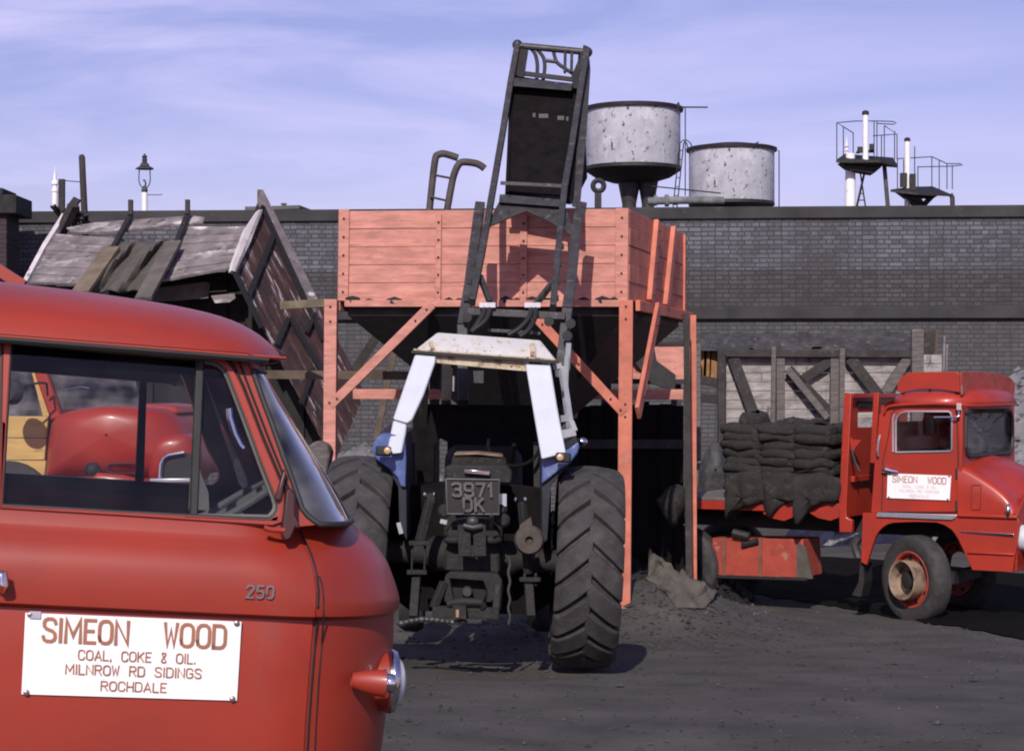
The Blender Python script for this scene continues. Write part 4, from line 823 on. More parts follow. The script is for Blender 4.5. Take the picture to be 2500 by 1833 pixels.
tk = lplate('locker_box', bx[:2]+[(1966,1410),(1738,1403)], .24, .5, REDOLD, bev=.012)
m = MB(); m.prism([LT(1945,1320,.235), LT(1966,1335,.23), LT(1984,1412,.23), LT(1945,1412,.235)], Lf*.02); m.build('torn_sheet', CANVAS, tk)
for u in (1768, 1857): m = MB(); m.bar(LT(u,1313,.235), LT(u,1406,.235), .035, .02, up=Lf); m.build('box_strap', M('grimy strap', (.20,.08,.055), .7, .3), tk)
m = MB(); m.bar(LT(1736,1406,.22), LT(1970,1413,.22), .04,.03); m.build('box_sill', BLACK, tk)
m = MB(); m.tube([LT(1790,1300,.2), LT(1830,1310,.22)], .05, 8); m.tube([LT(1812,1330,.22), LT(1850,1320,.22)], .035, 8); m.build('pipe_work', BLACK, lor)
m = MB(); m.prism([LT(2100,1372,.0), LT(2108,1378,.0), LT(2110,1420,.0), LT(2102,1456,.0), LT(2080,1452,.0), LT(2096,1420,.0)], Lf*.25); m.build('mud_flap', BLACK, lor)
m = MB(); m.tube([LT(2096,1310,.1), LT(2086,1330,.1), LT(2096,1360,.1)], .05, 8); m.build('exhaust_shield', DKSTEEL, lor, smooth=True)
# ---------------------------------------------------------------- coal sacks on the bed: three columns of flat layers
cols = [('leftmost', 1832, 100), ('middle', 1915, 94), ('rightmost', 1998, 92)]
ordw = ['topmost','second','third','fourth','fifth','sixth','seventh','eighth','ninth']
def sack_mesh(c, wx, wy, hz, seed):
    rows = []; n = 20
    for i in range(9):
        ph = -math.pi/2+math.pi*i/8; cz = math.sin(ph); cr = max(.03, math.cos(ph))**.30; row = []
        for k in range(n):
            t = 2*math.pi*k/n; x = math.copysign(abs(math.cos(t))**.42, math.cos(t)); y = math.copysign(abs(math.sin(t))**.6, math.sin(t))
            p = V((x*cr*wx/2, y*cr*wy/2, cz*hz/2)); sag = -.05*hz*abs(x)**3
            q = Lh*p.x+Lf*p.y+UZ*(p.z+sag); s5 = c+q
            nn = V((noise.noise(s5*5+V((seed,0,0))), noise.noise(s5*5+V((0,seed,0))), noise.noise(s5*5+V((0,0,seed)))))*.040
            nn += V((noise.noise(s5*17), noise.noise(s5*17+V((5,5,5))), noise.noise(s5*14+V((9,2,1)))))*.026
            row.append(c+q+nn)
        rows.append(row)
    m = MB(); m.grid(rows, True); return m
ztop = LT(1900, 1040, .2).z; zlow = LT(1900, 1222, .1).z+.04
for ci, (cn, u, wpx) in enumerate(cols):
    nlay = 9; tt = Lt(u, 1150, .3)[0]; wx = wpx/F*22.4/.866*1.03
    for k in range(nlay):
        hz = (ztop-zlow)/nlay; z = zlow+hz*(k+.5); nm = ordw[nlay-1-k]
        c = Lc(tt+random.uniform(-.025,.025)+(.03 if ci == 0 else 0)*(-k/nlay), .40+random.uniform(-.03,.03), z)
        o = sack_mesh(c, wx*random.uniform(.95,1.05), .72, hz*1.75, ci*7+k).build('coal_sack', SACK, smooth=True, angle=80)
        tag(o, f'{nm} flat black coal sack in the {cn} column of the lorry load', 'sack', 'coal sacks stacked on the lorry bed')
for nm, cu, cv, wd_ in (('leftmost', 1835, 1008, .3), ):
    o = sack_mesh(P(1842, 1026, 22.7), .28, .4, .2, 44).build('coal_sack', SACK, smooth=True); tag(o, 'rolled black sack bulging up on top of the lorry load at its left', 'sack', 'coal sacks stacked on the lorry bed')
o = sack_mesh(P(1955, 1036, 22.6), .5, .5, .12, 45).build('coal_sack', SACK, smooth=True); tag(o, 'crumpled black sack thrown loosely over the middle of the load top', 'sack', 'coal sacks stacked on the lorry bed')
def drape(pts, label, seed):
    c = sum((LT(u, v, 0) for u, v in pts), V())/len(pts); ol = smoothpath([LT(u, v, -.06) for u, v in pts]+[LT(*pts[0], -.06)], 4)[:-1]; rows = []
    c = sum(ol, V())/len(ol)
    for s_, d_ in ((.02,-.06),(.4,-.06),(.7,-.05),(.92,-.03),(1,0),(.97,.03),(.5,.04)):
        rows.append([c+(p-c)*s_+Lf*(d_+.03*noise.noise(p*6+V((seed,0,0)))) for p in ol])
    m = MB(); m.grid(rows, True); m.v = [p+Lf*(.035*math.sin(p.dot(Lh)*28+seed+p.z*4)) for p in m.v]; o = m.build('coal_sack', SACK, smooth=True, angle=80)
    tag(o, label, 'sack', 'coal sacks hanging over the bed edge')
drape([(1775,1160),(1850,1150),(1868,1210),(1862,1225),(1830,1235),(1790,1248),(1768,1268),(1770,1220)], 'empty sack draped over the bed edge under the leftmost sack column', 3)
drape([(1850,1170),(1945,1165),(1958,1215),(1930,1225),(1900,1240),(1876,1268),(1862,1240),(1855,1200)], 'empty sack draped over the bed edge under the middle sack column', 8)
drape([(1938,1160),(2045,1165),(2046,1220),(2010,1228),(1975,1246),(1945,1282),(1936,1240)], 'empty sack draped over the bed edge under the rightmost sack column', 13)

# thin black sheet standing in for the shade along the lorry's near side
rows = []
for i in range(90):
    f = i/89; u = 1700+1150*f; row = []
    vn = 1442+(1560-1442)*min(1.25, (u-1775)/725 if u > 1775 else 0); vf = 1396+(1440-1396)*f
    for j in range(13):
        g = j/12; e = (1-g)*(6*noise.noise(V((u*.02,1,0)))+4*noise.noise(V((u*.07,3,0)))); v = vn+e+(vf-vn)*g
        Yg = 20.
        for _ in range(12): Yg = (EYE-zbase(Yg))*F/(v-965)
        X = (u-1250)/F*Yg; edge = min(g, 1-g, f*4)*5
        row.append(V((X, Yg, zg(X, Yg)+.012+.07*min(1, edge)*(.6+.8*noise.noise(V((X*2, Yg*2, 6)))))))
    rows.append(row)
m = MB(); m.grid(rows); o = m.build('shade_strip', M('ground shade black', (.0045,.004,.0045), .95, .3, 6, bump=.6, spec=.1), smooth=True, kind='stuff'); tag(o, 'thin black strip standing in for shade on the ground along the sack lorry', 'shade')
# ---------------------------------------------------------------- derelict wagon body tipped at the left
wag = thing('derelict_wagon', 'derelict wooden wagon body lying tipped over with peeling white planks', 'wagon', P(420, 1150, 24.8))
wa = P(53, 692, 24.5); wb = P(570, 656, 24.0); wc = P(151, 526, 26.0)
wn_ = (wb-wa).cross(wc-wa).normalized()
if wn_.y > 0: wn_ = -wn_
def WG(u, v, o=0.): return RP(u, v, wa+wn_*o, wn_)
def lerp2(a, b_, t): return (a[0]+(b_[0]-a[0])*t, a[1]+(b_[1]-a[1])*t)
n_ = 6
for (tl, tr_, bl, br) in (((125,570),(300,583),(57,690),(205,694)), ((449,553),(612,553),(394,686),(560,655))):
    m = MB()
    for i in range(n_):
        a = lerp2(tl, bl, i/n_); b_ = lerp2(tr_, br, i/n_); c = lerp2(tr_, br, (i+.95)/n_); d = lerp2(tl, bl, (i+.95)/n_)
        j1 = random.uniform(-9, 9); o = random.uniform(-.012, .02)
        if tl[0] < 300: b_ = (b_[0]+j1, b_[1]); c = (c[0]+j1+random.uniform(-6,6), c[1])
        else: a = (a[0]+j1*.6, a[1]); d = (d[0]+j1, d[1])
        nseg = 5; top = [lerp2(a, b_, k/nseg) for k in range(nseg+1)]; bot = [lerp2(d, c, k/nseg) for k in range(nseg+1)]
        bot = [(x, y+random.uniform(-1.6, .6)) for x, y in bot]
        m.prism([WG(x, y, o) for x, y in top+bot[::-1]], -wn_*.03)
    m.build('side_planks', PEEL, wag)
m = MB(); m.prism([WG(u, v, .02) for u, v in ((162,556),(230,543),(309,537),(400,531),(470,526),(500,531),(494,545),(420,547),(330,560),(262,566),(172,567))], -wn_*.03); m.build('loose_plank', PEEL, wag)
m = MB(); m.prism([WG(u, v, .05) for u, v in ((50,694),(60,696),(112,600),(160,525),(152,520),(104,594))], -wn_*.08); m.build('edge_board', M('white edge board', (.62,.57,.58), .7, .15, 4, patches=(((.1,.08,.08), 6, .6, .05),)), wag)
m = MB(); m.prism([P(u, v, 25.7) for u, v in ((120,605),(150,552),(172,530),(190,495),(195,487),(180,480),(165,500),(150,530))], (0,.1,0)); m.bar(P(134,600,25.8), P(182,500,25.5), .1, .1); m.build('corner_timber', WOODDK, wag)
for (u1, v1, u2, v2, u3, v3) in ((319,489,319,524,276,606), (455,489,458,522,405,660)):
    m = MB(); m.bar(WG(u2, v2, .10), WG(u2, v2, .10)+V((0,.0,(v2-v1)/F*26)), .05, .09); m.bar(WG(u2, v2+2, .08), WG(u3, v3, .08), .06, .05, up=wn_); m.build('iron_upright', BLACK, wag)
m = MB(); m.bar(WG(272, 606, .16), WG(196, 715, .16), .22, .05, up=wn_); m.build('leaning_board', M('tan board', (.17,.135,.095), .8, .25, 5, bump=.3), wag, bevel=.004)
m = MB(); m.bar(WG(424, 592, .14), WG(350, 730, .14), .2, .05, up=wn_); m.build('leaning_board', M('grey tan board', (.12,.105,.095), .85, .25, 5, bump=.3), wag, bevel=.004)
rows = []
for i in range(13):
    v = 590+(712-590)*i/12; row = []
    for j in range(17):
        ul = 296-(i/12)*72; ur = 420-(i/12)*75; u = ul+(ur-ul)*j/16
        row.append(WG(u, v+4*math.sin(j*.8), .07+.06*math.sin(j*.75+i*.22)+.05*noise.noise(V((j*.3, i*.3, 2)))))
    rows.append(row)
m = MB(); m.grid(rows); tag(m.build('tarpaulin', CANVAS, smooth=True, thick=.02), 'tan tarpaulin draped between two boards over the tipped wagon planks', 'tarpaulin')
# dark body under, grey boards at the bottom
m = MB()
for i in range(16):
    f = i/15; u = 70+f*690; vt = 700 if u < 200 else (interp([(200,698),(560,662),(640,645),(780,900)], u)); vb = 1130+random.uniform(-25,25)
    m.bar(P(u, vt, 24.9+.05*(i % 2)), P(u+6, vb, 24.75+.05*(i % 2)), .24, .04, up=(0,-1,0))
m.build('dark_floor', M('near black boards', (.016,.014,.014), .9, .35, 4, bump=.4), wag)
m = MB(); m.prism([P(u, v, 24.4) for u, v in ((350,708),(500,688),(512,692),(508,728),(400,736),(345,735))], (0,.05,0)); m.build('lower_board', M('grey board', (.15,.13,.12), .85, .3, 4, bump=.3), wag)
m = MB(); m.prism([P(u, v, 24.3) for u, v in ((515,722),(572,716),(575,728),(560,738),(525,740))], (0,.03,0)); m.build('peeled_board', PEEL, wag)
# end panel
ea = P(643, 462, 25.0); eb = P(570, 658, 23.9); ed_ = P(892, 960, 24.7)
en = (eb-ea).cross(ed_-ea).normalized()
if en.y > 0: en = -en
def EG(u, v, o=0.): return RP(u, v, ea+en*o, en)
A_, B_, C_, D_ = (643,462), (570,658), (818,1125), (892,960); A2 = (641, 500)
n_ = 11
for part, ks, mat in (('end_planks', range(0, n_-2), BURG), ('white_planks', range(n_-2, n_), PEEL)):
    m = MB()
    for k in ks:
        a = lerp2(B_, A_, k/n_); b_ = lerp2(B_, A_, (k+.93)/n_); c = lerp2(C_, D_, (k+.93)/n_); d = lerp2(C_, D_, k/n_)
        if part == 'white_planks': c = lerp2(b_, c, .55); d = lerp2(a, d, .52+.06*random.random())
        m.prism([EG(*p, random.uniform(-.008,.012)) for p in (a, b_, c, d)], -en*.03)
    m.build(part, mat, wag)
m = MB()
for k in (n_-2, n_-1):
    a = lerp2(B_, A_, k/n_); b_ = lerp2(B_, A_, (k+.93)/n_); c = lerp2(C_, D_, (k+.93)/n_); d = lerp2(C_, D_, k/n_)
    m.prism([EG(*p, -.005) for p in (lerp2(a,d,.55), lerp2(b_,c,.56), c, d)], -en*.03)
m.build('end_planks', BURG, wag)
m = MB(); m.prism([EG(u, v, .06) for u, v in ((641,512),(632,512),(600,560),(570,640),(566,660),(576,664),(612,590))], -en*.06); m.build('edge_board', bpy.data.materials['white edge board'], wag)
m = MB()
for a, b_, w_ in (((574,668),(642,505),.09), ((668,572),(606,725),.09), ((640,505),(790,830),.10), ((575,668),(640,800),.10), ((703,778),(676,842),.08), ((708,775),(785,905),.12), ((770,765),(748,812),.06), ((765,900),(735,985),.08)):
    m = MB(); m.bar(EG(*a, .04), EG(*b_, .04), w_*.6, .04, up=en); m.build('iron_brace', BLACK, wag)
m = MB(); m.prism([P(u, v, 25.0) for u, v in ((628,463),(641,463),(641,512),(628,516))], (0,.08,0)); m.build('corner_post', WOODGREY, wag)
# posts and brushwood at the left end
m = MB(); m.tube([P(199,378,27), P(200,384,27), P(206,515,27), P(214,700,27)], [.028,.042,.044,.046], 10); tag(m.build('wood_post', WOODDK, smooth=True), 'tall round topped dark post standing left of the tipped wagon', 'post')
m = MB(); m.bar(P(151,438,26.6), P(150,640,26.6), .075, .075); tag(m.build('wood_post', WOODDK), 'shorter square dark post joined to the tall post by a wire', 'post')
m = MB(); m.tube([P(157,441,26.6), P(175,443,26.8), P(198,444.5,27)], .006, 5); tag(m.build('wire', BLACK), 'single wire strung between the two posts at the wagon end', 'wire')
m = MB()
for i in range(46):
    u0 = 150+random.random()*70; a = random.uniform(-.7,.9); l = random.uniform(25,55); v0 = 560-random.random()*25
    m.bar(P(u0, v0, 26.4+random.random()*.4), P(u0+a*l*.5-14, v0-l*.8+max(0,(u0-190))*.6, 26.2+random.random()*.5), random.uniform(.02,.05), .02)
tag(m.build('brushwood', WOODDK, kind='stuff'), 'dark bundle of broken brushwood stuck up at the left end of the wagon', 'brushwood')
# red conveyor beam at the left edge
rc = thing('red_conveyor', 'end of a red sloping conveyor beam at the far left edge', 'conveyor', P(-60, 900, 22))
m = MB(); m.bar(P(-160,560,22), P(58,698,22), .09, .12); m.build('beam', RED, rc); m = MB(); m.bar(P(-160,590,22.3), P(30,715,22.3), .06, .12); m.bar(P(22,690,22), P(14,720,22), .03,.03); m.build('under_frame', BLACK, rc)
m = MB(); m.bar(P(-100,640,22.2), P(-100,1250,22.2), .1, .1); m.build('leg', BLACK, rc)

# ---------------------------------------------------------------- blue and white tractor with raised loader
trc = thing('tractor', 'blue farm tractor seen from behind with white safety cab frame and raised loader bucket', 'tractor', P(1160, 1500, 15.6)*1)
ROLL = 3.0; TA = V((math.cos(rad(ROLL)), 0, -math.sin(rad(ROLL)))); TU = V((math.sin(rad(ROLL)), 0, math.cos(rad(ROLL)))); TF = V((0, 1, 0))
def tyre(c, R, w_, nl, name='rear_wheel', side=1):
    m = MB(); prof = [(R*.56,-w_*.34),(R*.66,-w_*.47),(R*.82,-w_*.5),(R*.885,-w_*.47),(R*.925,-w_*.35),(R*.94,0),(R*.925,w_*.35),(R*.885,w_*.47),(R*.82,w_*.5),(R*.66,w_*.47),(R*.56,w_*.34)]
    m.lathe(c, TA, prof, 64, False); ty = m.build(name, TYRE, trc, smooth=True, angle=60)
    m = MB()
    for s_ in (-1, 1):
        for k in range(nl):
            th0 = 2*math.pi*(k+(.5 if s_ > 0 else 0))/nl; secs = []
            for q in range(8):
                f = q/7; x = s_*w_*(-.03+.545*f); th = th0-.30*f
                hw = (math.pi/nl)*(.84+.05*f)
                top = R*(1-.055*(abs(x)/(w_*.5))**2.4)+.004*noise.noise(V((k, q, s_))); base = R*(.925-.06*f**3)
                if q == 7: top -= R*.03
                ring = []
                for rr, dt in ((base, -hw*1.06), (top, -hw*.86), (top, hw*.86), (base, hw*1.06)):
                    t = th+dt; ring.append(c+TA*x+(TF*(-math.cos(t))+TU*math.sin(t))*rr)
                secs.append(ring)
            m.grid(secs, True); m.add(secs[0], [(0,1,2,3)]); m.add(secs[-1], [(0,1,2,3)])
    m.build('tread_lugs', TYRE, ty, bevel=.008)
    m = MB(); m.lathe(c, TA, [(R*.57,-w_*.3),(R*.54,-w_*.2),(R*.52,0),(R*.4,.02),(R*.15,.03),(.05,.03)], 40, False); m.build('rim', BLUE, ty, smooth=True)
    return ty
CR = P(1431, 1384, 14.85); CL = P(876, 1359, 14.85)
tyre(CR, .735, .46, 20); tyre(CL, .735, .46, 20)
for uc in (1010, 1330):
    c = P(uc, 1430, 17.6); m = MB(); m.lathe(c, TA, [(.2,-.08),(.26,-.11),(.36,-.10),(.39,-.05),(.39,.05),(.36,.10),(.26,.11),(.2,.08)], 32); m.build('front_wheel', TYRE, trc, smooth=True)
DKBLUE = M('shade dark blue paint', (.014,.015,.026), .7, .3)  # blue darkened in colour for the shade under the mudguards
# mudguards: rear edge outline swept forward over the wheel
def guard(pts, name):
    rows = []
    for k in range(13):
        th = rad(20+k*11); dy = -math.cos(th)*.86+.80; dz = math.sin(th)*.86-.30
        rows.append([P(u, v, 14.45)+V((0, dy, dz*(.55)))  for u, v in pts])
    m = MB(); m.grid(rows, True); m.add(rows[0], [tuple(range(len(pts)))]); m.add(rows[-1], [tuple(range(len(pts)))]); m.build(name, BLUE, trc, smooth=True, angle=50)
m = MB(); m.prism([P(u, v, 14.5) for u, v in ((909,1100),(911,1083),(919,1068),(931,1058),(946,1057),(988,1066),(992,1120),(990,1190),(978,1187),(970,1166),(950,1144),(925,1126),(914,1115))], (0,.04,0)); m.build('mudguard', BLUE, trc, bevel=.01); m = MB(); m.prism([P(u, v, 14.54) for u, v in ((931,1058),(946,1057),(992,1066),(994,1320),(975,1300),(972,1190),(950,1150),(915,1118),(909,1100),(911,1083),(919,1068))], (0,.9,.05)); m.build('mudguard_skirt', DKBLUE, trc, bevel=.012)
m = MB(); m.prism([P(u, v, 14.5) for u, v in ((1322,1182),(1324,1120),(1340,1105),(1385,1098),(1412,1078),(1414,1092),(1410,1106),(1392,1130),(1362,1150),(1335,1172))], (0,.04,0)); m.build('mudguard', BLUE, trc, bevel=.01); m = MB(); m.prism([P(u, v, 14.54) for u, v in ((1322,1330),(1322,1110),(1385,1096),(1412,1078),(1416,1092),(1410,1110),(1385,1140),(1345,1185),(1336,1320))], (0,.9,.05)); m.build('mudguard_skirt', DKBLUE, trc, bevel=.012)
# safety cab frame
Y0 = 14.9
m = MB()
bot = [P(1007,860,Y0), P(1362,884,Y0), P(1352,880,16.3), P(1015,858,16.3)]
top = [P(1068,812,Y0+.28), P(1319,831,Y0+.28), P(1318,834,16.1), P(1068,816,16.1)]
m.add(bot+top, [(0,1,5,4),(1,2,6,5),(2,3,7,6),(3,0,4,7),(4,5,6,7),(3,2,1,0)]); m.build('roof', ROOFW, trc, bevel=.012)
m = MB(); m.bar(P(1005,858.5,Y0-.0), P(1364,884,Y0-.0), .05, .022); rg = m.build('roof_gutter', RUBBER, trc)
m = MB(); m.bar(P(1010,854,Y0+.01), P(1358,879,Y0+.01), .05, .018); m.bar(P(1052,835,Y0+.10), P(1058,857,Y0+.0), .03,.02); m.bar(P(1300,840,Y0+.15), P(1302,872,Y0+.0), .04,.02); m.build('roof_rim', RUSTWH, trc)
m = MB(); m.prism([P(1060,866,Y0+.02), P(1292,883,Y0+.02), P(1284,906,Y0+.02), P(1180,897,Y0+.02), P(1062,885,Y0+.02)], (0,.04,0)); m.build('rear_valance', RUSTWH, trc)
def yp(v): return Y0-.02-(v-866)/240*.46
for pp in (((1013,866),(1064,870),(1062,886),(1034,965),(1007,1024),(994,1034),(959,1023),(978,968)), ((960,1026),(993,1036),(990,1060),(981,1106),(955,1108),(947,1088),(953,1060)), ((1283,889),(1344,892),(1360,990),(1382,1106),(1322,1121),(1303,1010))):
    m = MB(); m.prism([P(u, v, yp(v)) for u, v in pp], (0,.10,0)); m.build('cab_pillar', WHITE, trc, bevel=.012)
for x0, x1 in ((1040,1050), (1330,1345)):
    m = MB(); m.bar(P(x0, 870, 16.2), P(x1-20 if x0 < 1100 else x1+10, 1075, 16.6), .06, .06); m.build('front_pillar', WHITE if x0 > 1100 else BLACK, trc)
m = MB()
m.bar(P(1350,896,15.3), P(1371,892,15.3), .05,.04); m.bar(P(1371,895,15.3), P(1393,1045,15.2), .045,.035); m.bar(P(1372,1060,15.1), P(1405,1053,15.1), .04,.06); m.bar(P(1373,1022,15.25), P(1390,1020,15.2), .035,.05); m.bar(P(1393,1030,15.15), P(1402,1054,15.1), .04,.04)
m.build('cab_step_frame', M('pale grey paint', (.34,.35,.39), .5, .15), trc)
for (u0, u1, v, lens) in ((917,955,1100,(941,951)), (1356,1394,1116,(1361,1374))):
    m = MB(); m.bar(P(u0,v,14.36), P(u1,v+2,14.36), .07,.07); lb = m.build('tail_lamp', BLACK, trc, bevel=.015)
    m = MB(); m.lathe(P(sum(lens)/2, v, 14.32), (0,-1,0), [(.026,0),(.023,.012),(.01,.018)], 12); m.build('lens', M('amber lens', (.55,.36,.20), .25), lb, smooth=True)
m = MB(); m.ball(P(1421,1078,15.4), .032, 10, (1.3,1,1)); m.tube([P(1421,1080,15.4), P(1405,1086,15.4), P(1390,1080,15.4)], .008, 6); m.build('wing_mirror', CHROME, trc, smooth=True)
# seat, number plate, rear end castings
m = MB(); m.prism([P(u, v, 14.75) for u, v in ((1100,1138),(1104,1116),(1112,1107),(1165,1107),(1222,1112),(1234,1120),(1238,1138))], (0,.12,0)); m.build('seat', SACK, trc, bevel=.02)
m = MB(); m.prism([P(u, v, 14.73) for u, v in ((1108,1106),(1165,1105),(1224,1111),(1230,1117),(1165,1112),(1108,1113))], (0,.5,0)); m.build('seat_cushion', M('worn tan vinyl', (.22,.155,.11), .7, .3, 8), trc, bevel=.012)
m = MB(); m.prism([P(u, v, 14.5) for u, v in ((1086,1140),(1105,1134),(1235,1136),(1250,1150),(1250,1178),(1086,1172))], (0,.3,0)); m.build('toolbox', GREASE, trc, bevel=.02)
m = MB(); m.bar(P(1134,1150,14.47), P(1196,1155,14.47), .03,.03); m.build('toolbox_latch', CHROME, trc, bevel=.004)
pc = [P(1089,1169,14.25), P(1219,1171,14.25), P(1218,1255,14.28), P(1093,1254,14.28)]
m = MB(); m.prism(pc, (0,.015,0)); pl = m.build('number_plate', M('black plate', (.030,.028,.029), .6, .2), trc)
m = MB(); ex = (pc[1]-pc[0]).normalized(); ez_ = (pc[0]-pc[3]).normalized(); nn_ = V((0,-1,0))
lettering(m, '3971', P(1106,1210,14.245), ex, ez_, nn_, .088, P(1201,0,14.25).x-P(1106,0,14.25).x, .2, .28); lettering(m, 'DK', P(1133,1246,14.245), ex, ez_, nn_, .088, P(1178,0,14.25).x-P(1131,0,14.25).x, .2, .3); m.build('plate_characters', M('plate silver', (.12,.115,.11), .6, .2), pl)
m = MB(); m.tube([p+V((0,-.006,0)) for p in pc+pc[:1]], .006, 5); m.build('plate_rim', M('worn silver', (.14,.14,.15), .5), pl)
g = GREASE
def casting(name, pts, Y, d, mat=g, bev=.025): m = MB(); m.prism([P(u, v, Y) for u, v in pts], (0,d,0)); return m.build(name, mat, trc, bevel=bev)
casting('rear_axle_housing', [(1085,1350),(1090,1330),(1102,1322),(1205,1324),(1219,1340),(1222,1398),(1082,1392)], 14.5, .5)
casting('lift_cover', [(1090,1296),(1105,1276),(1150,1268),(1195,1272),(1212,1290),(1224,1312),(1086,1310)], 14.45, .5)
for a, b_ in ((1084,1136), (1172,1226)):
    m = MB(); c = P((a+b_)/2, 1318, 14.42); m.ball(c, .075, 16, (1.05,.7,.45)); m.build('lift_shaft_end', g, trc, smooth=True)
m = MB()
for u in (1135, 1172): m.bar(P(u-2,1280,14.3), P(u,1358,14.3), .022,.09)
m.bar(P(1138,1345,14.32), P(1172,1345,14.32), .05,.08); m.build('top_link_bracket', GREASE, trc, bevel=.006)
m = MB(); m.tube([P(1133,1283,14.27), P(1154,1288,14.25), P(1176,1284,14.27)], .022, 10); m.ball(P(1154,1273,14.3), .045, 12, (1,.8,.9)); m.build('top_link_pin', DKSTEEL, trc, smooth=True)
casting('pto_guard', [(1087,1405),(1100,1396),(1215,1400),(1226,1418),(1226,1446),(1200,1470),(1185,1470),(1190,1445),(1180,1418),(1098,1412),(1105,1450),(1112,1474),(1085,1470),(1080,1440)], 14.25, .14, GREASE, .01)
m = MB(); m.prism([P(u, v, 14.36) for u, v in ((1096,1412),(1190,1414),(1196,1430),(1180,1466),(1110,1462))], (0,.05,0)); m.build('pto_recess', DARKIN, trc)
m = MB(); m.lathe(P(1140.5,1443,14.33), (0,-1,0), [(.038,-.03),(.038,.04),(.03,.05)], 20); m.build('pto_cap', DKSTEEL, trc, smooth=True)
m = MB(); m.bar(P(1056,1492,14.15), P(1218,1497,14.15), .12,.075); m.bar(P(1058,1484,14.2), P(1084,1420,14.25), .05,.05); m.bar(P(1212,1490,14.2), P(1218,1425,14.25), .05,.05); m.tube([P(1092,1474,14.1), P(1130,1468,14.08), P(1175,1470,14.08), P(1180,1482,14.1)], .03, 8); m.build('drawbar_frame', GREASE, trc, bevel=.01)
m = MB(); m.box(P(1122,1492,14.05), (.09,.12,.09)); m.build('hitch_clevis', g, trc); m = MB(); m.tube([P(1117,1488,13.98), P(1117,1506,13.98)], .012, 6); m.build('hitch_pin', M('bright rust', (.4,.25,.15), .5), trc)
m = MB()
for k in range(13):
    t = k/12; c = P(980+150*t, 1521-10*t-6*math.sin(t*5), 14.05); m.ball(c, .022+.008*random.random(), 8, (1.3,1,.8))
m.build('drawbar_chain', DKSTEEL, trc, smooth=True)
m = MB(); m.lathe(P(1092,1352,14.85), -TA, [(.13,0),(.13,.1),(.085,.16),(.08,.42),(.11,.46),(.11,.6)], 20); m.build('axle_tube', g, trc, smooth=True)
m = MB(); m.lathe(P(1215,1362,14.85), TA, [(.13,0),(.13,.1),(.085,.16),(.08,.5),(.11,.55)], 20); m.build('axle_tube', g, trc, smooth=True)
for uu, s_ in ((1036, -1), (1290, 1)):
    m = MB()
    if s_ < 0:
        m.bar(P(1050,1220,14.4), P(1024,1322,14.35), .05,.05, w2=.06); m.box(P(1025,1325,14.35), (.15,.10,.03)); m.box(P(1018,1396,14.35), (.14,.10,.03))
        for u in (1007, 1038): m.tube([P(u,1325,14.35), P(u-2,1400,14.35)], .010, 6)
        m.box(P(1052,1216,14.4), (.06,.05,.07)); m.bar(P(1018,1400,14.4), P(1010,1510,14.2), .06,.09)
    else:
        m.box(P(1294,1414,14.35), (.15,.08,.03))
        for u in (1281, 1308): m.tube([P(u,1398,14.35), P(u,1430,14.35)], .012, 6)
        m.bar(P(1274,1226,14.4), P(1290,1400,14.45), .05,.05); m.bar(P(1290,1420,14.4), P(1296,1510,14.2), .06,.09)
    m.build('lift_arm', g, trc, bevel=.006)
    for u in ((1037,1061) if s_ < 0 else (1258,1282)): m = MB(); m.ball(P(u,1207 if s_ < 0 else 1219,14.38), .013, 8, (1,1,1.6)); m.build('lift_arm_stud', CHROME, trc, smooth=True)
m = MB(); m.lathe(P(1292,1318,14.25), (0,-1,0), [(.10,-.05),(.105,.0),(.09,.03),(.03,.035),(.02,.0)], 24); m.prism([P(u, v, 14.27) for u, v in ((1262,1320),(1270,1280),(1296,1262),(1302,1295),(1322,1312),(1300,1345),(1270,1345))], (0,.05,0)); m.build('hanging_gaiter', M('greasy leather', (.075,.06,.05), .8, .3, 8), trc, smooth=True, angle=50)
m = MB()
for k in range(26): m.ball(P(1243+5*math.sin(k*.9)*.4, 1365+k*6.2, 14.25), .012, 6, (1,1,1.5))
m.build('check_chain', DKSTEEL, trc)
for u, v in ((1085,1248), (1222,1240), (1228,1270)): m = MB(); m.lathe(P(u,v,14.4), (0,-1,0), [(.05,-.1),(.05,.0),(.03,.02)], 14); m.build('hydraulic_coupling', g, trc, smooth=True)
m = MB(); m.tube([P(1203,1262,14.2), P(1200,1285,14.25)], .012, 6); m.ball(P(1200,1260,14.2), .018, 8); m.build('control_knob', RUBBER, trc, smooth=True)
for a in ((1075,1271,1091,1275), (973,1275,980,1302)): m = MB(); m.bar(P(a[0],a[1],14.4), P(a[2],a[3],14.4), .03, .03); m.build('small_bracket', ALU, trc)
m = MB(); m.bar(P(1228,1205,14.4), P(1228,1235,14.4), .05,.04); m.build('socket', ALU, trc)
m = MB(); m.prism([P(u, v, 15.1) for u, v in ((962,1190),(1086,1180),(1230,1185),(1345,1200),(1345,1470),(1300,1500),(1000,1490),(962,1460))], (0,.5,0)); m.build('shade_block', BLACKER, trc)  # black block added to stand in for the shadow between the wheels
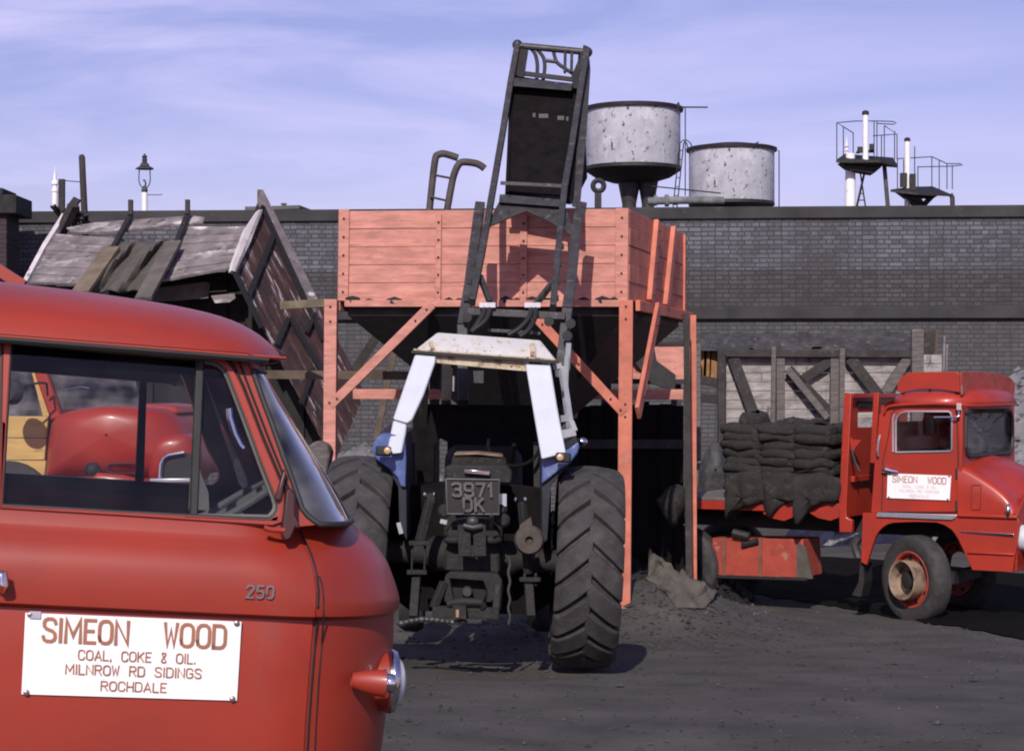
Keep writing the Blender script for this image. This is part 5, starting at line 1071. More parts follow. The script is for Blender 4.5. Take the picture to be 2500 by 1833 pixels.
# body, engine and steering wheel ahead of the seat
m = MB(); m.prism([P(u, v, 15.0) for u, v in ((1080,1400),(1085,1180),(1225,1185),(1230,1400))], (0,1.4,0)); m.build('gearbox', GREASE, trc, bevel=.03)
m = MB(); m.prism([P(u, v, 16.3) for u, v in ((1082,1330),(1086,1110),(1105,1085),(1255,1090),(1275,1110),(1276,1330))], (0,1.9,0)); m.build('bonnet', BLACK, trc, bevel=.04)
m = MB(); m.prism([P(u, v, 15.5) for u, v in ((1010,1330),(1015,1290),(1330,1300),(1332,1340))], (0,.7,0)); m.build('foot_plate', BLACK, trc)
m = MB(); cs = P(1255,1085,15.7); m.tube([cs+V((math.cos(k*.2618)*.20, math.sin(k*.2618)*.12, math.sin(k*.2618)*.16)) for k in range(24)], .014, 8, True); m.tube([cs, cs+V((-.05,.3,-.3))], .02, 6); m.build('steering_wheel', BLACKER, trc, smooth=True)
m = MB(); m.prism([P(u, v, 16.5) for u, v in ((1008,1000),(1022,986),(1318,990),(1330,1004),(1334,1330),(1092,1330),(1092,1078),(1075,1070),(1060,1085),(1056,1330),(1004,1330))], (0,.2,0)); m.build('shade_panel', BLACKER, trc)  # black panel added to darken the gap between the cab pillars
m = MB(); m.bar(P(1000,1080,15.9), P(1008,1300,15.9), .5,.05); m.build('side_panel', BLACK, trc); m = MB(); m.bar(P(1310,1080,15.9), P(1312,1300,15.9), .3,.05); m.build('side_panel', BLACK, trc)
m = MB(); m.bar(P(1095,1000,16.9), P(1100,900,16.8), .03,.03); m.bar(P(1088,985,16.9), P(1090,890,16.8), .07,.05); m.box(P(1157,920,16.9), (.16,.1,.1)); m.build('loader_valve_block', DKSTEEL, trc)
m = MB(); m.tube([P(1107,955,16.7), P(1108,918,16.7)], .009, 6); m.build('ram_rod', CHROME, trc)
# loader mast
def MY(v): return sinterp([(110,19.25),(300,18.55),(530,17.6),(750,16.75),(1000,16.25)], v)
def Q(u, v, o=0.): return P(u, v, MY(v)+o)
def upr(name, pts, w_, d_, mat=DKSTEEL, o=0., par=trc):
    m = MB()
    for (a, b_) in zip(pts, pts[1:]): m.bar(Q(*a, o), Q(*b_, o), w_, d_, up=(0,-1,.4))
    return m.build(name, mat, par, bevel=.006)
upr('loader_upright', [(1130,985),(1129,800),(1146,700),(1168,530),(1172,505)], .085, .12, o=.1)
upr('loader_upright', [(1366,930),(1384,760),(1393,700),(1408,548),(1420,505)], .085, .12, o=.1)
i1 = upr('mast_rail', [(1152,738),(1176,620),(1204,460),(1228,320),(1246,206),(1262,118)], .055, .09)
i2 = upr('mast_rail', [(1350,752),(1362,620),(1378,460),(1395,362),(1412,250),(1432,128)], .055, .09)
for pts, t in ((((1140,735),(1192,460),(1250,130)), i1), (((1362,752),(1392,460),(1440,140)), i2)):
    for k in range(5):
        m = MB(); v = 560+k*42; u = interp([(460, pts[1][0]), (750, pts[0][0])], v)-6; p = Q(u, v, .0); m.box(p, (.04,.05,.05)); m.build('pin_block', BLACK, t)
m = MB(); m.tube([Q(1262,112), Q(1350,120), Q(1434,128)], .032, 10); m.ball(Q(1263,110), .05, 10); m.ball(Q(1434,128), .05, 10); m.build('mast_head_bar', DKSTEEL, trc, smooth=True)
m = MB(); m.prism([Q(1246,190,-.04), Q(1398,206,-.04), Q(1396,222,-.04), Q(1248,210,-.04)], (0,.08,.02)); m.build('cross_beam', ALU if False else DKSTEEL, trc, bevel=.006)
m = MB(); m.bar(Q(1222,447,-.03), Q(1380,455,-.03), .035,.03); m.build('cross_bar', DKSTEEL, trc)
m = MB(); m.prism([Q(u, v, -.05) for u, v in ((1220,474),(1378,488),(1380,506),(1218,494))], (0,.10,0)); m.build('cross_head', DKSTEEL, trc, bevel=.006)
m = MB(); m.prism([Q(u, v, .02) for u, v in ((1218,493),(1380,505),(1402,560),(1398,575),(1340,540),(1286,514),(1240,533),(1194,553),(1196,535))], (0,.12,0)); m.build('cross_head_gusset', DKSTEEL, trc, bevel=.006)
m = MB()
for pts in ([(1285,110),(1305,130),(1312,160),(1310,195)], [(1308,118),(1326,140),(1330,165),(1326,195)], [(1350,120),(1358,150),(1375,165),(1398,180)], [(1328,148),(1345,150),(1360,152)]): m.tube(smoothpath([Q(u, v, .05) for u, v in pts], 4), .018, 8)
for u in (1380, 1396, 1420, 1428): m.tube([Q(u,130), Q(u-1,178)], .014, 6)
m.build('hydraulic_pipes', DKSTEEL, trc, smooth=True)
# bucket
bkb = MB()
f0 = [Q(1254,190,.14), Q(1405,212,.14), Q(1394,500,.22), Q(1243,478,.22)]
bd = V((.05,.75,.42))
holes = []
bkb.prism(f0, bd*.06)
bkb.prism([Q(1405,212,.12), Q(1405,212,.12)+bd, Q(1420,520,.3)+bd*.9, Q(1392,498,.2)], (.03,0,0))
bkb.prism([Q(1254,190,.12), Q(1254,190,.12)+bd, Q(1241,476,.3)+bd*.9, Q(1241,476,.2)], (-.03,0,0))
bkb.prism([Q(1241,476,.22), Q(1392,498,.22), Q(1392,498,.22)+bd, Q(1241,476,.22)+bd], V((0,-.02,.03)))
bkb.build('bucket', BLACKER, trc)  # shade of the hollow bucket put into its near-black colour
m = MB(); m.prism([Q(1428,165,.1), Q(1442,170,.1), Q(1432,330,.15), Q(1416,510,.2), Q(1396,505,.2), Q(1410,330,.15)], (0,.5,.3)); m.build('bucket_side', DKSTEEL, trc, bevel=.006)
for u, v, w_ in ((1327,285,.085), (1369,290,.06), (1304,283,.025), (1385,292,.02), (1365,252,.06), (1312,252,.05))[:4]:
    m = MB(); m.box(Q(u, v, .12), (w_,.02,.045), Matrix.Rotation(rad(-25), 3, 'X')); m.build('opening_plate', DKSTEEL, trc)  # small plates standing in for lit openings in the bucket
m = MB(); m.prism([Q(u, v, -.0) for u, v in ((1264,118),(1290,122),(1280,190),(1262,186))], (0,.08,0)); m.prism([Q(u, v, .0) for u, v in ((1400,215),(1395,185),(1415,140),(1425,190),(1420,220)) ], (0,.08,0)); m.bar(Q(1262,178,.05), Q(1400,195,.05), .05,.04); m.build('tipping_linkage', BLACK, trc)
# hoses and cross members low on the mast
m = MB()
for pts in ([(1196,742),(1194,762),(1182,785),(1152,808)], [(1184,742),(1180,765),(1165,790),(1150,812)], [(1298,742),(1294,770),(1270,800),(1240,818)], [(1308,745),(1306,775),(1290,805),(1268,822)]): m.tube(smoothpath([Q(u, v, -.1) for u, v in pts], 4), .022, 8)
m.build('hose', RUBBER, trc, smooth=True)
for u in (1190, 1300): m = MB(); m.box(Q(u, 745, -.1), (.13,.08,.04)); m.build('hose_clamp', ALU, trc)
m = MB(); m.bar(Q(1140,760), Q(1380,772), .08,.06); m.bar(Q(1172,675,.1), Q(1196,738,.1), .04,.05); m.bar(Q(1350,690,.1), Q(1308,742,.1), .04,.05); m.bar(Q(1190,806,.1), Q(1320,814,.1), .03,.03); m.build('loader_cross_member', DKSTEEL, trc, bevel=.005)
for u, v in ((1140,775),(1340,785),(1393,790),(1385,820)): m = MB(); m.lathe(Q(u,v,-.08), (0,-1,0), [(.04,-.02),(.04,.03)], 12); m.build('pivot_pin', BLACK, trc)
m = MB(); m.bar(P(1384,870,15.9), P(1380,1010,15.7), .035,.035); m.bar(P(1389,840,16), P(1385,905,15.9), .04,.04); m.build('lift_ram', M('grey blue steel', (.16,.17,.20), .5, .2), trc)
# ---------------------------------------------------------------- red van in the foreground
YW, PT = rad(14), rad(4.2)
ny = V((-math.sin(YW), math.cos(YW), 0)); ex_ = V((math.cos(YW)*math.cos(PT), math.sin(YW)*math.cos(PT), -math.sin(PT))); ezv = ex_.cross(ny)
VO = V((-.986, 5.8, 0)); VW = 1.85
def VC(t, w_, z): return VO+ex_*t+ny*w_+ezv*z
def VT(u, v, w_=0.): p = RP(u, v, VO+ny*w_, ny)-VO; return p.dot(ex_), p.dot(ezv)
van = thing('van', 'red delivery van in the foreground with a large white lettered sign on its door', 'van', VC(-.6, .9, .30))
ZS = VT(300, 1251, .05)[1]; ZC = VT(380, 1489.5, -.01)[1]
KN = [(.2,.03),(.8,.016),(1.1,.010),(ZC-.10,.012),(ZC-.03,.018),(ZC-.012,.020),(ZC-.004,.004),(ZC+.002,-.012),(ZC+.03,-.014),(ZC+.08,-.014),(ZC+.125,-.009),(ZC+.155,.004),(ZC+.178,.020),(ZC+.20,.040),(ZC+.215,.052),(ZC+.223,.056),(ZS+.002,.060)]
def sidew(z): return interp(KN, z)
SIL = [VT(u, v, .1)[::-1] for u, v in ((937,1833),(949,1736),(958,1650),(964,1568),(965,1530),(966,1516),(977,1498),(977,1493),(971,1468),(964,1445),(945,1391),(915,1342),(890,1320),(865,1303),(846,1284))]
SIL = [(z, t) for z, t in SIL]; SIL.sort()
SIL = [(.2, SIL[0][1]-.06)]+SIL
def xf(z): return interp(SIL, z)+.075
def vpath(z, nrear=26, narc=18, rear=-2.9, out=0.):
    w0 = sidew(z)-out; x = xf(z)+out; a, b_ = .46, .56; top = max(0, min(1, (z-(ZC+.12))/(ZS-ZC-.12)))
    pts = []
    for i in range(nrear): pts.append((rear+(x-a-rear)*i/nrear, w0))
    for i in range(narc+1): ph = math.pi/2*i/narc; pts.append((x-a+a*math.sin(ph), w0+b_*(1-math.cos(ph))))
    for i in range(1, 5): f = i/5; pts.append((x+.03*math.sin(math.pi*f*.5), w0+b_+(VW/2-w0-b_)*f))
    n = len(pts); pts = pts+[(x+.03, VW/2)]+[(t, VW-w_) for t, w_ in pts[::-1]]
    return pts
zr_ = sorted(set([.25,.5,.8,1.0,1.15,1.25]+[k for k, _ in KN if k > .25]+[ZC+.05,ZC+.1,ZC+.14]))
m = MB(); m.grid([[VC(t, w_, z) for t, w_ in vpath(z)] for z in zr_]); m.build('body', RED, van, smooth=True, angle=50)
# door skin: copy of the side surface in front of the rear edge, ended by the door shut line
DLp = [(690,1272),(727,1290),(745,1325),(757,1352),(765,1378),(771,1405),(775,1440),(774,1480),(772,1510),(767,1570),(760,1650),(752,1760),(748,1833),(746,1900)]
DLt = sorted([VT(u, v, .0)[::-1] for u, v in DLp])
TD = VT(-4, 1240, .06)[0]
DLt = [(.25, DLt[0][1]-.03)]+DLt
m = MB(); rows = []
for z in [q for q in zr_ if q >= .4]:
    te = interp(DLt, z)-.004; row = []
    P0 = vpath(z, out=.005)
    def at_t(t):
        for (t0, w0), (t1, w1) in zip(P0, P0[1:]):
            if t0 <= t <= t1: return w0+(w1-w0)*(t-t0)/(t1-t0+1e-9)
        return P0[0][1]
    for i in range(31): t = TD+(te-TD)*i/30; row.append(VC(t, at_t(t), z))
    row.append(VC(te, at_t(te)+.012, z)); row.insert(0, VC(TD, P0[0][1]+.012, z)); rows.append(row)
m.grid(rows); door = m.build('door', RED, van, smooth=True, angle=50)
def on_body(u, v, o=0.):
    t, z = VT(u, v, .0); P0 = vpath(z); w_ = P0[0][1]
    for _ in range(3):
        t, z = VT(u, v, w_); P0 = vpath(z)
        for (t0, w0), (t1, w1) in zip(P0, P0[1:]):
            if t0 <= t <= t1: w_ = w0+(w1-w0)*(t-t0)/(t1-t0+1e-9); break
    return VC(t, w_+o, z)
m = MB(); m.tube([on_body(u+2, v, -.001) for u, v in DLp], .0038, 6); m.build('door_gap', RUBBER, door)
m = MB(); m.tube([on_body(u, v, .0) for u, v in ((779,1405),(786,1425),(790,1460),(790,1500),(786,1570),(779,1650),(772,1760),(769,1833),(767,1900))], .003, 6); m.build('panel_seam', RUBBER, van)
m = MB(); m.tube([VC(TD-.006, sidew(z)-.003, z) for z in (.4,.8,1.1,ZC-.02,ZC+.05,ZC+.15,ZS)], .006, 6); m.build('door_gap', RUBBER, door)
# upper side: window surrounds
def UWz(u, v):
    w_ = .09
    for _ in range(3): t, z = VT(u, v, w_); w_ = .060+(z-ZS)*.17
    return t, w_, z
def UW(u, v, o=0.): t, w_, z = UWz(u, v); return VC(t, w_+o, z)
def mirror(u, v, o=0., dz=0.): t, w_, z = UWz(u, v); return VC(t, VW-w_-o, z+dz)
hole = [(4,1233),(27,838),(250,857),(440,873),(500,877.5),(520,881),(537,888),(550,900),(560,918),(600,1022),(640,1132),(672,1213),(678,1232),(677,1246),(671,1258),(657,1268),(600,1266),(300,1250)]
rear = [(-1300,1165),(-1300,690)]
up_o = [(690,1290),(300,1262),(4,1246)]+rear+[(0,808),(280,836),(566,857),(590,872),(607,893),(622,925),(645,985),(693,1118),(727,1212),(738,1240),(752,1262),(772,1282)]
m = MB(); m.prism([UW(u, v, .0) for u, v in up_o], ny*.03, [[UW(u, v, .0) for u, v in hole]]); m.build('side_pillar', RED, van, bevel=.004)
m = MB(); mo = [mirror(u, v) for u, v in up_o]; hf = [mirror(u, v, 0, -.06 if v < 900 else (.03 if v > 1200 else 0)) for u, v in hole]; m.prism(mo, -ny*.05, [hf]); m.build('side_pillar', RED, van)
m = MB(); m.prism([p-ny*.056 for p in mo], -ny*.02, [[p-ny*.056 for p in hf]]); 
tz = [VT(u, v, 1.7) for u, v in ((345,905),(362,905),(352,1228),(330,1228))]
m.prism([VC(t, VW-.10, z) for t, z in tz], ny*.03); m.build('far_door_trim', DARKIN, van)
# door window frame proud of the pillar
fo = [(664,1282),(300,1258),(-1,1240),(9,821),(280,845),(500,862),(530,868),(552,880),(568,900),(590,945),(640,1075),(690,1192),(701,1225),(703,1248),(694,1272)]
m = MB(); m.prism([UW(u, v, -.012) for u, v in fo], ny*.011, [[UW(u, v, -.012) for u, v in hole]]); wf = m.build('window_frame', RED, door, bevel=.004)
m = MB(); m.tube([UW(u, v, -.004) for u, v in ((-3,1240),(6,818),(280,842),(500,858.5),(531,864),(555,876),(572,896),(594,942),(644,1072),(694,1190),(705,1224))], .005, 6); m.build('door_seal', RUBBER, door)
m = MB(); m.tube([UW(u, v, -.002) for u, v in ((571,864),(584,884),(602,930),(655,1068),(704,1190),(714,1222))], .004, 6); m.build('panel_seam', RUBBER, van)
m = MB(); m.tube([UW(u, v, -.004) for u, v in hole+hole[:1]], .006, 6); m.build('window_trim', GREYRUB, wf)
vent = [(487,881),(500,881),(520,885),(535,891),(548,904),(558,922),(598,1026),(638,1136),(668,1214),(673,1232),(672,1244),(666,1254),(655,1263),(476,1256)]
m = MB(); m.tube([UW(u, v, .006) for u, v in vent+vent[:1]], .009, 8); m.build('vent_frame', M('grey vent frame', (.12,.12,.11), .5, .2), wf, smooth=True)
m = MB(); m.prism([UW(u, v, -.006) for u, v in ((479,875),(499,877),(483,1258),(463,1257))], ny*.03); m.build('window_divider', RUBBER, wf, bevel=.004)
m = MB(); m.prism([UW(u, v, .016) for u, v in hole], ny*.004); m.build('window_glass', GLASS, wf)
m = MB(); m.prism([p-ny*.01 for p in hf], -ny*.004); m.build('window_glass', GLASS, van)
m = MB(); m.tube([UW(u, v, .05) for u, v in ((564,998),(566,1020),(578,1060),(592,1088),(600,1096))], .010, 8); m.build('glass_reflection', CHROME, wf, smooth=True)  # bright curve standing in for a reflection in the vent window
# roof
ZG = VT(287, 838, .10)[1]; TT = VT(688, 862, .2)[0]
RH = [(0,0.0),(.012,.022),(.04,.050),(.09,.083),(.16,.112),(.26,.133),(.42,.150),(.7,.166),(1.2,.178),(3.6,.19)]
rows = []
for i in range(41):
    s_ = 1-(1-i/40)**1.0; row = []
    dfr = 3.4*(1-i/40)**2.2
    for j in range(49):
        y = -1+2*j/48; y = math.copysign(abs(y)**.75, y); te = TT-.045+.10*(1-abs(y)**2.6)-.07*abs(y)**8
        t = te-dfr; h = sinterp(RH, dfr)*1.04; row.append(VC(t, VW/2+(VW/2-.075)*y, ZG+h*(1-abs(y)**3.4)**.55+.0*(1-abs(y))))
    rows.append(row)
m = MB(); m.grid(rows); m.build('roof', RED, van, smooth=True, angle=80)
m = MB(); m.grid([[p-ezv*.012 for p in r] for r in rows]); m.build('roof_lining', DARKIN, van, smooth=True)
gut = [VC(t, .078, ZG-.006) for t in (-2.9,-2,-1,-.4,0,.2,TT-.1)]; edge = [r for r in rows[-1]]
m = MB(); m.tube(gut+[edge[j]+ezv*(-.004) for j in range(0, 49, 3)], .0045, 8); m.build('rain_gutter', RED, van, smooth=True)
m = MB(); m.tube([VC(t, .080, ZG-.016) for t in (-2.9,-1,0,.15)], .010, 6); m.build('gutter_shadow_strip', RUBBER, van)  # dark strip standing in for the shadow line under the gutter
# windscreen
WS = [(905,617,639),(982,644,680),(1035,664,710),(1115,692,758),(1150,706,777),(1213,728,811),(1240,737,824),(1257,750,832),(1270,766,838),(1279,781,845)]
rows = []; seal = []; wtop = None
for v, ua, us in WS:
    tA, wA, z = UWz(ua, v); tS = VT(us, v, .12)[0]; s_ = max(.01, tS-tA); b_ = VW/2-wA-.02; k = .19*b_; a = math.sqrt((s_+k)**2-k*k)
    row = [VC(tA+a*math.sin(math.pi/2*i/24), wA+b_*(1-math.cos(math.pi/2*i/24)), z) for i in range(25)]
    row2 = [VC(tA+a*math.sin(math.pi/2*i/24), VW-wA-b_*(1-math.cos(math.pi/2*i/24)), z) for i in range(24, -1, -1)]
    rows.append(row+row2); seal.append(row[0])
# dark header above the screen, up to the visor
t0, w0_, z0 = UWz(617, 905)
hdr = [[p+ezv*(ZG-.005-z0) -ex_*.02 for p in rows[0]], rows[0]]
m = MB(); m.grid(hdr); m.build('screen_header', RED, van, smooth=True)
m = MB(); m.grid(rows); m.build('windscreen', SCREEN, van, smooth=True, angle=80)
m = MB(); m.tube(seal+rows[-1][1:], .009, 8); m.tube(rows[0], .008, 8); m.tube([r[-1] for r in rows], .009, 8); m.build('windscreen_seal', GREYRUB, van, smooth=True)
# cowl joining nose and screen
topn = [VC(t, w_, z) for z in [zr_[-1]] for t, w_ in vpath(z)]
npts = [p for p in topn if True]
def resamp(pts, n):
    L_ = [0]
    for a, b_ in zip(pts, pts[1:]): L_.append(L_[-1]+(b_-a).length)
    o = []
    for i in range(n):
        d = L_[-1]*i/(n-1); k = 0
        while k < len(L_)-2 and L_[k+1] < d: k += 1
        f = (d-L_[k])/(L_[k+1]-L_[k]+1e-9); o.append(pts[k].lerp(pts[k+1], f))
    return o
ta = (seal[-1]-VO).dot(ex_); nose_top = [p for p in topn if (p-VO).dot(ex_) > ta-.12]
m = MB(); m.grid([resamp(nose_top, 60), resamp([p-ezv*.004 for p in rows[-1]], 60)]); m.build('cowl', RED, van, smooth=True)
# door sign
sq = [on_body(62,1495,-.006), on_body(590,1517,-.006), on_body(579,1710,-.006), on_body(52,1694,-.006)]
wmin = min((p-VO).dot(ny) for p in sq)
def flat(u, v, o): t, z = VT(u, v, wmin+o); return VC(t, wmin+o, z)
sq = [flat(u, v, -.006) for u, v in ((62,1495),(590,1517),(579,1710),(52,1694))]
m = MB(); m.prism(sq, ny*.004); sg_ = m.build('name_board', SIGNW, door, bevel=.001)
signtext(sg_, [p-ny*.001 for p in sq], ROWS, [SIGNBR]*4, -ny)
c_ = sum(sq, V())/4
for p in sq: m = MB(); m.lathe(p.lerp(c_, .045), -ny, [(.009,0),(.008,.004),(.003,.006)], 10); m.build('screw', GREYLET, sg_)
m = MB(); m.bar(sq[0].lerp(c_, .04)-ny*.003+ex_*.0, sq[0].lerp(c_, .04)-ny*.003+ex_*.03, .02, .004, up=ny); m.build('tape_scrap', M('grey tape', (.45,.42,.5), .6), sg_)
# model badge, handle
b0 = on_body(601, 1457, -.006); b1 = on_body(665, 1459, -.006); m = MB(); lettering(m, '250', b0, (b1-b0).normalized(), ezv, -ny, .034, (b1-b0).length, .17, .3, th=.006); m.build('badge', GREYLET, door)
m = MB(); p = on_body(-30, 1400, -.01); q = on_body(8, 1410, -.02); m.tube([p-ny*.02, q-ny*.03+ezv*.008, q-ny*.03-ezv*.012, q-ny*.012-ezv*.035], [.02,.018,.017,.008], 10); m.lathe(on_body(4,1428,-.005), -ny, [(.018,0),(.018,.02),(.01,.03)], 12); m.build('door_handle', CHROME, door, smooth=True)
# mirror bracket on the shut line
mb_ = MB(); mb_.prism([UW(u, v, -.03) for u, v in ((690,1143),(696,1150),(683,1214),(672,1222),(668,1214))], ny*.02)
mb_.prism([UW(u, v, -.05) for u, v in ((693,1196),(704,1188),(716,1205),(716,1255),(724,1270),(728,1290),(716,1285),(706,1310),(690,1318),(682,1300),(688,1250))], ny*.05)
mb_.build('mirror_bracket', M('dark red bracket', (.05,.010,.010), .4, .2), van, bevel=.005)
m = MB(); m.tube([UW(u, v, -.045) for u, v in ((640,1285),(655,1290),(690,1292))], [.009,.008,.009], 10); m.build('mirror_stub', RED, van, smooth=True)
# headlamp and side lamp pod
wl_ = .30; th, zh = VT(948, 1662, wl_)
hc = VC(th-.005, wl_, zh)
m = MB(); m.lathe(hc, ex_, [(.066,-.10),(.084,-.03),(.090,.0)], 32, False); m.build('headlamp_bowl', RED, van, smooth=True)
m = MB(); m.lathe(hc, ex_, [(.086,-.010),(.096,.0),(.098,.012),(.093,.024),(.085,.027),(.082,.022)], 36, False); m.build('headlamp_ring', CHROME, van, smooth=True)
m = MB(); m.lathe(hc, ex_, [(.085,.018),(.065,.042),(.03,.056),(.002,.058)], 28, False); m.build('headlamp_glass', M('lamp glass', (.7,.72,.75), .1, .1), van, smooth=True)
tp_, zp = VT(940, 1666, .06); pc_ = VC(tp_, .06, zp)
m = MB(); rows_ = []
for i in range(13):
    f = i/12; r = .020+.020*math.sin(math.pi/2*f)**.8; c = VC(tp_-.095+.095*f, .058+.03*(1-f), zp-.002*f)
    rows_.append([c+(ny*math.cos(a)*.85+ezv*math.sin(a))*r for a in [k*2*math.pi/20 for k in range(20)]])
m.grid(rows_, True); m.build('lamp_pod', RED, van, smooth=True)
m = MB(); m.lathe(pc_, ex_, [(.040,-.003),(.040,.002),(.026,.004),(.028,.010),(.028,.026),(.024,.03)], 24, False); m.build('lamp_bezel', CHROME, van, smooth=True)
m = MB(); m.lathe(pc_, ex_, [(.024,.02),(.020,.036),(.012,.042),(.002,.044)], 20, False); m.build('side_lamp_lens', M('amber white lens', (.4,.3,.22), .15, .2), van, smooth=True)
# inside of the cab
def vbox(m, t0, t1, w0, w1, z0, z1):
    c = VC((t0+t1)/2, (w0+w1)/2, (z0+z1)/2); R = Matrix((ex_, ny, ezv)).transposed(); m.box(c, (t1-t0, w1-w0, z1-z0), R)
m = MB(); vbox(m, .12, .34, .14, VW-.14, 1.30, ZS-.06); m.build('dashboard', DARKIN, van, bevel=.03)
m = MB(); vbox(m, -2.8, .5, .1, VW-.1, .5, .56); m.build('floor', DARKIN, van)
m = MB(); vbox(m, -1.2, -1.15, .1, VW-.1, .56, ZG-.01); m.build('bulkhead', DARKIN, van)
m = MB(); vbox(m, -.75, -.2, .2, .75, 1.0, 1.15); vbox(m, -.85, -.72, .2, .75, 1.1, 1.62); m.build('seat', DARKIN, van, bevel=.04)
m = MB(); sc0 = VC(.12, .46, ZS+.02); a1 = ny; a2 = (ex_*.35+ezv*.94).normalized()*1.0; a2 = (ex_*.80+ezv*.55).normalized()
m.tube([sc0+(a1*math.cos(k*.1963)+a2*math.sin(k*.1963))*.19 for k in range(32)], .012, 8, True); m.bar(sc0-a2*.19, sc0+a2*.19, .03, .012); m.tube([sc0, sc0-(ex_*-.35+ezv*.6)*.5], .02, 8); m.build('steering_wheel', GREYIN, van, smooth=True)
m = MB(); m.prism([UW(u, v, .35) for u, v in ((497,1080),(520,1170),(538,1215),(540,1262),(487,1258))], ny*.02); m.build('door_card', GREYIN, van)
# wheels under the van
for tw in (.10, -2.1):
    for w_ in (.16, VW-.16):
        m = MB(); m.lathe(VC(tw, w_, .62), ny, [(.2,-.08),(.28,-.09),(.33,-.06),(.33,.06),(.28,.09),(.2,.08)], 32); m.build('wheel', TYRE, van, smooth=True)

# ---------------------------------------------------------------- red bonneted lorry parked beyond the van, seen through its windows
YL = 10.0
pk = thing('parked_lorry', 'red bonneted lorry with yellow plank door seen through the van windows', 'lorry', P(240, 1500, YL+.8)*1)
def pillow(name, pts, mat, Y, depth, bul=.12, par=pk):
    ol = smoothpath([P(u, v, Y) for u, v in pts]+[P(*pts[0], Y)], 4)[:-1]; c = sum(ol, V())/len(ol); rows = []; rr = sorted((p-c).length for p in ol)[len(ol)//2]
    for s_, d in ((.02,-bul),(.35,-bul*.97),(.6,-bul*.86),(.78,-bul*.66),(.9,-bul*.38),(.97,-bul*.1),(1,.06),(1,depth)): rows.append([c+((p-c)*min(1, .35+.65*s_)+V(((p-c).x*0,0,0)) if False else (p-c).lerp((p-c).normalized()*rr, (1-s_)*.9))*s_+V((0,d,0)) for p in ol])
    m = MB(); m.grid(rows, True); m.add(rows[-1], [tuple(range(len(ol)))]); return m.build(name, mat, par, smooth=True, angle=70)
pillow('bonnet', [(109,1166),(112,1110),(118,1060),(126,1028),(150,1008),(190,998),(240,993),(310,991),(380,994),(420,1010),(450,1045),(470,1100),(475,1166),(300,1166)], RED2, YL, 1.0, .16)
m = MB(); m.prism([P(u, v, YL+.1) for u, v in ((150,1010),(165,998),(240,988),(350,985),(430,992),(440,1010))], (0,1.0,0)); m.build('scuttle', RED2, pk, bevel=.02)
pillow('wing', [(45,1168),(110,1165),(300,1167),(455,1170),(470,1180),(480,1240),(470,1300),(40,1300),(48,1200)], RED2, YL-.15, .5, .10)
pillow('radiator_cowl', [(362,1170),(362,1130),(368,1100),(382,1078),(405,1064),(440,1060),(470,1075),(480,1170)], RED2, YL-.1, .4, .05)
m = MB(); m.prism([P(u, v, YL-.17) for u, v in ((391,1172),(394,1133),(401,1119),(412,1112),(450,1105),(468,1110),(470,1172))], (0,.05,0)); m.build('radiator_opening', BLACK, pk)
m = MB(); m.tube([P(u, v, YL-.18) for u, v in ((391,1172),(394,1133),(401,1119),(412,1112),(450,1105))], .012, 8); m.build('radiator_trim', CHROME, pk, smooth=True)
m = MB(); m.bar(P(366,1173,YL-.22), P(470,1172,YL-.22), .03, .022); m.bar(P(374,1173,YL-.22), P(382,1220,YL-.22), .03,.02); m.build('bumper', ALU, pk, bevel=.005)
m = MB(); m.bar(P(392,1195,YL-.2), P(460,1195,YL-.2), .03, .03); m.build('number_bar', RED2, pk)
m = MB(); m.lathe(P(227,1148,YL-.22), (.45,-.9,0), [(.02,-.05),(.036,-.03),(.04,0),(.03,.02),(.002,.03)], 20); m.tube([P(224,1160,YL-.2), P(224,1178,YL-.16)], .01, 6); m.lathe(P(197,1171,YL-.22), (.3,-.9,0), [(.02,-.03),(.023,0),(.015,.02),(.002,.025)], 16); m.build('side_lamps', RUBBER, pk, smooth=True)
m = MB(); m.tube([P(u, v, YL-.145) for u, v in ((340,1131),(272,1132),(262,1136),(258,1143),(262,1150),(272,1154),(340,1155))], .004, 6); m.build('louvre_outline', BLACK, pk)
m = MB(); m.bar(P(95,890,YL+.02), P(140,1022,YL+.02), .055, .06); m.bar(P(318,890,YL+.6), P(348,990,YL+.6), .03, .05); m.bar(P(80,880,YL+.02), P(118,1026,YL+.05), .02, .04); m.build('screen_pillar', RED2, pk, bevel=.012)
m = MB(); m.prism([P(u, v, YL+.06) for u, v in ((98,880),(318,880),(345,990),(160,1000),(140,1022))], (0,.005,0)); m.build('windscreen', SCREEN, pk)
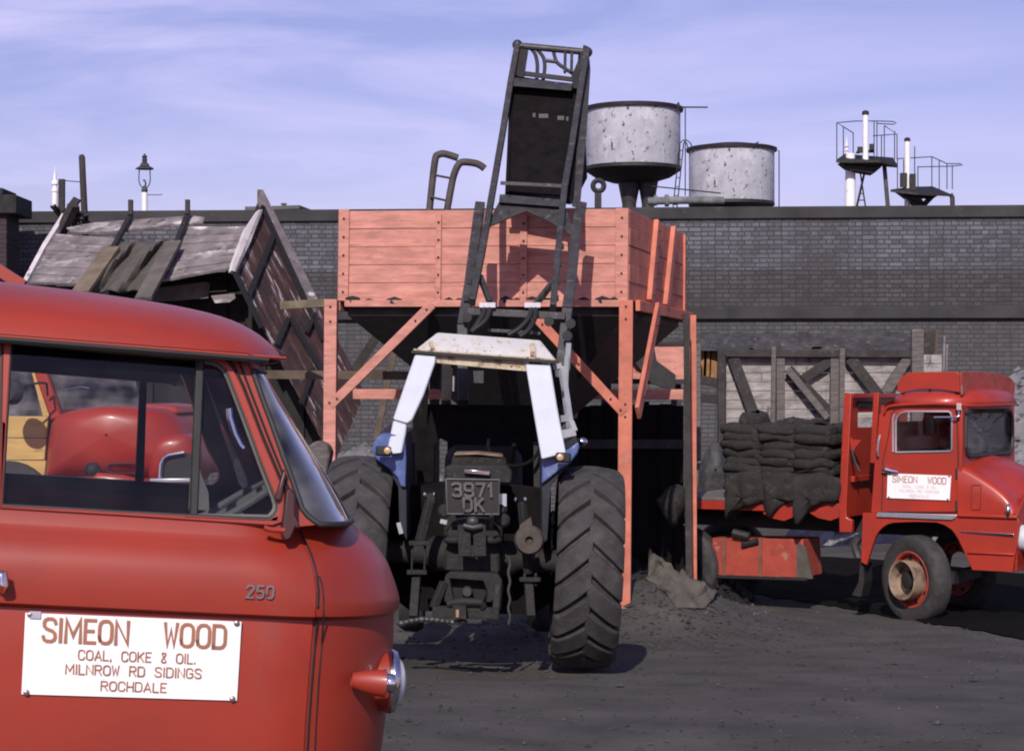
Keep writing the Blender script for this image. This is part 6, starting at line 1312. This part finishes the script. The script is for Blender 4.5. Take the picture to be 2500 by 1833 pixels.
m = MB(); m.prism([P(u, v, YL+.5) for u, v in ((98,880),(330,880),(350,1000),(140,1022))], (0,.005,0)); m.build('cab_dark', DARKIN, pk)
m = MB(); m.tube([P(150,1000,YL+.3), P(165,950,YL+.3), P(200,945,YL+.3), P(218,949,YL+.3)], .006, 6); m.build('wiper', ALU, pk)
m = MB()
for (v0, v1) in ((1016,1068),(1070,1122),(1124,1162)): m.prism([P(-60,v0,YL), P(118 if v0 < 1020 else 112,v0,YL), P(112 if v0 < 1020 else 109,v1,YL), P(-60,v1,YL)], (0,.03,0))
m.prism([P(70,880,YL), P(84,880,YL), P(120,1016,YL), P(104,1016,YL)], (0,.03,0)); m.build('plank_door', WOODYE, pk, bevel=.003)
m = MB(); m.prism([P(-60,880,YL+.02), P(74,880,YL+.02), P(108,1016,YL+.02), P(-60,1016,YL+.02)], (0,.005,0)); m.build('door_glass', SCREEN, pk)
m = MB(); m.lathe(P(30,955,YL-.3), (.5,.85,0), [(.05,-.04),(.062,-.02),(.065,.01),(.02,.012)], 20); m.tube([P(45,943,YL-.28), P(100,934,YL-.2), P(114,936,YL-.1), P(116,965,YL-.04)], .006, 6); m.build('wing_mirror', DKSTEEL, pk, smooth=True)
m = MB(); m.lathe(P(20,1235,YL-.02), (0,-1,0), [(.12,-.08),(.2,-.09),(.22,-.04),(.22,.06),(.15,.09),(.02,.09)], 32); m.build('front_wheel', TYRE, pk, smooth=True); m = MB(); m.lathe(P(420,1370,YL+.2), (0,-1,0), [(.2,-.1),(.36,-.1),(.4,-.05),(.4,.05),(.36,.1),(.02,.1)], 32); m.build('front_wheel', TYRE, pk, smooth=True)
m = MB(); m.prism([P(u, v, YL+.9) for u, v in ((490,1022),(505,1028),(522,1042),(540,1080),(550,1125),(548,1160),(560,1195),(538,1195),(530,1150),(524,1110),(508,1075),(490,1060))], (0,.35,0)); m.build('far_wing', RED2, pk, bevel=.02)
m = MB(); m.bar(P(-400,900,YL+.7), P(-60,900,YL+.7), 1.2, .05); m.bar(P(-400,1200,YL+.7), P(420,1230,YL+.7), .9, .1); m.build('chassis', BLACK, pk)
